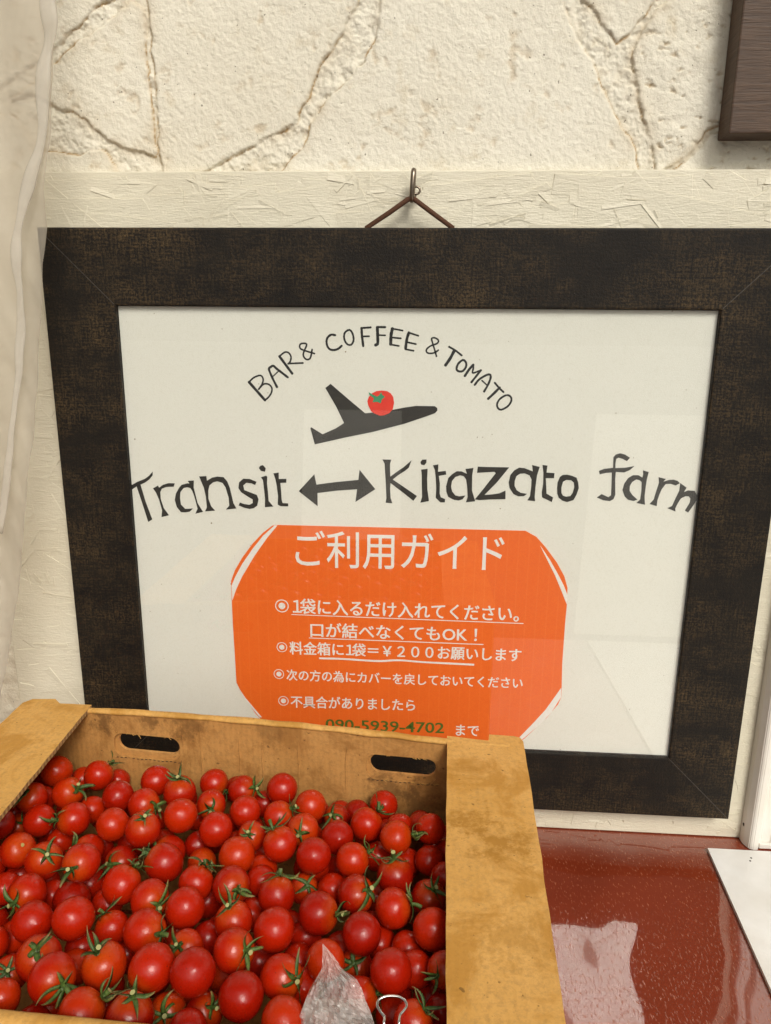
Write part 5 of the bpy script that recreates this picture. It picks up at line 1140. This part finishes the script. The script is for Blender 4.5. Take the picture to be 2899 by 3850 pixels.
# ------------------------------------------------------------ plastic bag and binder clip
def P_at(u, v, D):       # point at depth D along the camera axis for a place in the photo
    c = Vector(CAM); return c + (r2*((u-1449.5)/2779.7) + d2*((v-1925)/2779.7) + fw)*D
bagL = [(3550, 1212), (3590, 1212), (3640, 1211), (3680, 1188), (3715, 1166), (3760, 1148), (3800, 1134), (3850, 1112), (3900, 1096), (3960, 1080)]
bagR = [(3550, 1216), (3590, 1252), (3640, 1285), (3680, 1340), (3715, 1360), (3760, 1374), (3800, 1392), (3850, 1408), (3900, 1420), (3960, 1440)]
def bag_layer(name, dv, bulge, seed, parent, lo=0.0):
    V = []; NV, NU = 44, 26
    for i in range(NV):
        t = lo+(1-lo)*i/(NV-1); v = 3550+410*t
        L = np.interp(v, [a for a, _ in bagL], [b for _, b in bagL]); Rr = np.interp(v, [a for a, _ in bagR], [b for _, b in bagR])
        for j in range(NU):
            s_ = j/(NU-1); u = L+(Rr-L)*s_
            cr = mnoise.noise(Vector((s_*4+seed, t*5, seed)))*0.008*min(1, t*4) + abs(mnoise.noise(Vector((s_*7+t*4, t*6+seed, 1))))*0.012*min(1, t*3) + abs(mnoise.noise(Vector((s_*17-t*9, t*15+seed, 4))))*0.006*min(1, t*3)
            D = 0.4130 - 0.006*t + dv - bulge*math.sin(math.pi*s_)*min(1, t*1.6) + cr
            V.append(P_at(u, v, D))
    F = [(i*NU+j, i*NU+j+1, (i+1)*NU+j+1, (i+1)*NU+j) for i in range(NV-1) for j in range(NU-1)]
    F2 = [t_ for q_ in F for t_ in ((q_[0], q_[1], q_[2]), (q_[0], q_[2], q_[3]))]
    return mesh(name, V, F2, M['bag'], parent, smooth=False)
bag = bag_layer("plastic_bag", 0.0, 0.010, 2.0, None)
tag(bag, "crumpled clear plastic bag standing in front of the tomatoes at bottom", "plastic bag")
bag_layer("inner_fold", 0.004, 0.002, 5.0, bag, 0.50)
clip = empty("binder_clip", (0.013, -0.4600, ZB), "binder clip with silver wire handle clamped on the front rim of the box", "binder clip")
hp = [(1145, 1290), (1144, 1166), (1150, 1080), (1102, 1010), (1062, 930), (1078, 868), (1148, 826), (1242, 814), (1340, 828), (1412, 878), (1430, 940), (1392, 1000), (1345, 1062), (1335, 1166), (1333, 1290)]
Ds = [0.3900+0.012*min(1, max(0, (1166-b)/350)) for a, b in hp]
P = catmull([P_at(1100+a*0.30012, 3500+b*0.30012, D) for (a, b), D in zip(hp, Ds)], 5)
bm = bmesh.new(); tube_bm(bm, P, 0.00068, 10, up=Vector((0, -0.6, 0.8))); keep(from_bm("wire_handle", bm, M['wire'], smooth=True), clip)
yb = -0.4625
keep(mesh("clip_body", [(-0.006, yb-0.0045, ZB+0.006), (0.032, yb-0.0045, ZB+0.006), (0.032, yb-0.0045, ZB-0.012), (-0.006, yb-0.0045, ZB-0.012), (-0.006, yb+0.0050, ZB+0.006), (0.032, yb+0.0050, ZB+0.006), (0.032, yb+0.0050, ZB-0.012), (-0.006, yb+0.0050, ZB-0.012)],
    [(0, 1, 2, 3), (4, 7, 6, 5), (0, 4, 5, 1), (0, 3, 7, 4), (1, 5, 6, 2)], M['clipbody']), clip)

# ------------------------------------------------------------ plastic curtain on the left
YC_ = -0.06
edge = [(1.30, -0.270), (0.95, -0.296), (0.8530, -0.3007), (0.7916, -0.308), (0.7443, -0.3154), (0.700, -0.326), (0.6689, -0.3270), (0.5810, -0.3427), (0.5387, -0.3485), (0.4336, -0.3708), (0.3203, -0.3934), (0.2507, -0.4116), (0.158, -0.4406), (0.05, -0.470), (-0.05, -0.495)]
ez = [a for a, _ in edge][::-1]; ex = [b for _, b in edge][::-1]
NZ, NX = 230, 90; V = []
for i in range(NZ):
    z = 0.006 + (1.30-0.006)*i/(NZ-1); xr = float(np.interp(z, ez, ex)) + 0.0022*mnoise.noise(Vector((0, z*26, 4)))
    for j in range(NX):
        s_ = (j/(NX-1))**1.5; x = xr - 0.42*s_
        wr = min(1, max(0, (0.74-z)*5)); fold = 0.006*math.sin(x*62+z*7)*min(1, s_*8) + 0.0022*mnoise.noise(Vector((x*30+z*10, z*5, 2))) + wr*(0.0030*mnoise.noise(Vector((x*55+z*26, z*12, 8))) + 0.0016*abs(mnoise.noise(Vector((x*120+z*60, z*26, 3)))))
        V.append((x, YC_ + fold - 0.012*math.exp(-s_*40), z))
cur = mesh("plastic_curtain", V, [(i*NX+j, i*NX+j+1, (i+1)*NX+j+1, (i+1)*NX+j) for i in range(NZ-1) for j in range(NX-1)], M['curtain'], smooth=True)
tag(cur, "translucent milky plastic curtain hanging down the left edge over the frame corner", "curtain")
hem = [(-0.300, 1.30), (-0.3045, 0.95), (-0.3065, 0.853), (-0.3075, 0.82), (-0.3165, 0.7916), (-0.3225, 0.7443), (-0.3390, 0.7050), (-0.3525, 0.6689), (-0.358, 0.640), (-0.359, 0.600), (-0.366, 0.548), (-0.384, 0.47), (-0.405, 0.38)]
bm = bmesh.new(); P = catmull([(x, YC_-0.013, z) for x, z in hem], 8)
P = [p + Vector((0.0016*mnoise.noise(Vector((0, p.z*40, 1))), 0.002*mnoise.noise(Vector((3, p.z*30, 1))), 0)) for p in P]
tube_bm(bm, P, lambda t: 0.0068*(1-0.55*t)*(1+0.25*math.sin(t*41)), 12, flat=0.35, up=Vector((0, 1, 0))); from_bm("rolled_hem", bm, M['hem'], cur, smooth=True)
bm = bmesh.new(); tube_bm(bm, [(-0.9, YC_, 1.31), (-0.2, YC_, 1.31)], 0.012, 12); rod = from_bm("curtain_rod", bm, M['steel'], smooth=True); tag(rod, "steel rod above the picture that the plastic curtain hangs from", "rod")
# ------------------------------------------------------------ canopy overhead, out of view, keeps the zenith sky off the counter
def solid(name, lo, hi, mat, label, cat, group=None):
    bm = bmesh.new(); box_bm(bm, lo, hi, 0.004); return tag(from_bm(name, bm, mat), label, cat, group)

canopy = empty("shop_canopy", (0, -0.8, 2.0), "pale painted canopy roof over the counter, above the view", "canopy")
bm = bmesh.new(); box_bm(bm, (-2.6, -0.80, 2.05), (2.6, YW-0.002, 2.11), 0.004); keep(from_bm("canopy_roof", bm, M['far']), canopy)
for sx in (-2.5, 2.5):
    bm = bmesh.new(); box_bm(bm, (sx-0.05, -0.78, -0.849), (sx+0.05, -0.68, 2.049), 0.004); keep(from_bm("post", bm, M['post']), canopy)
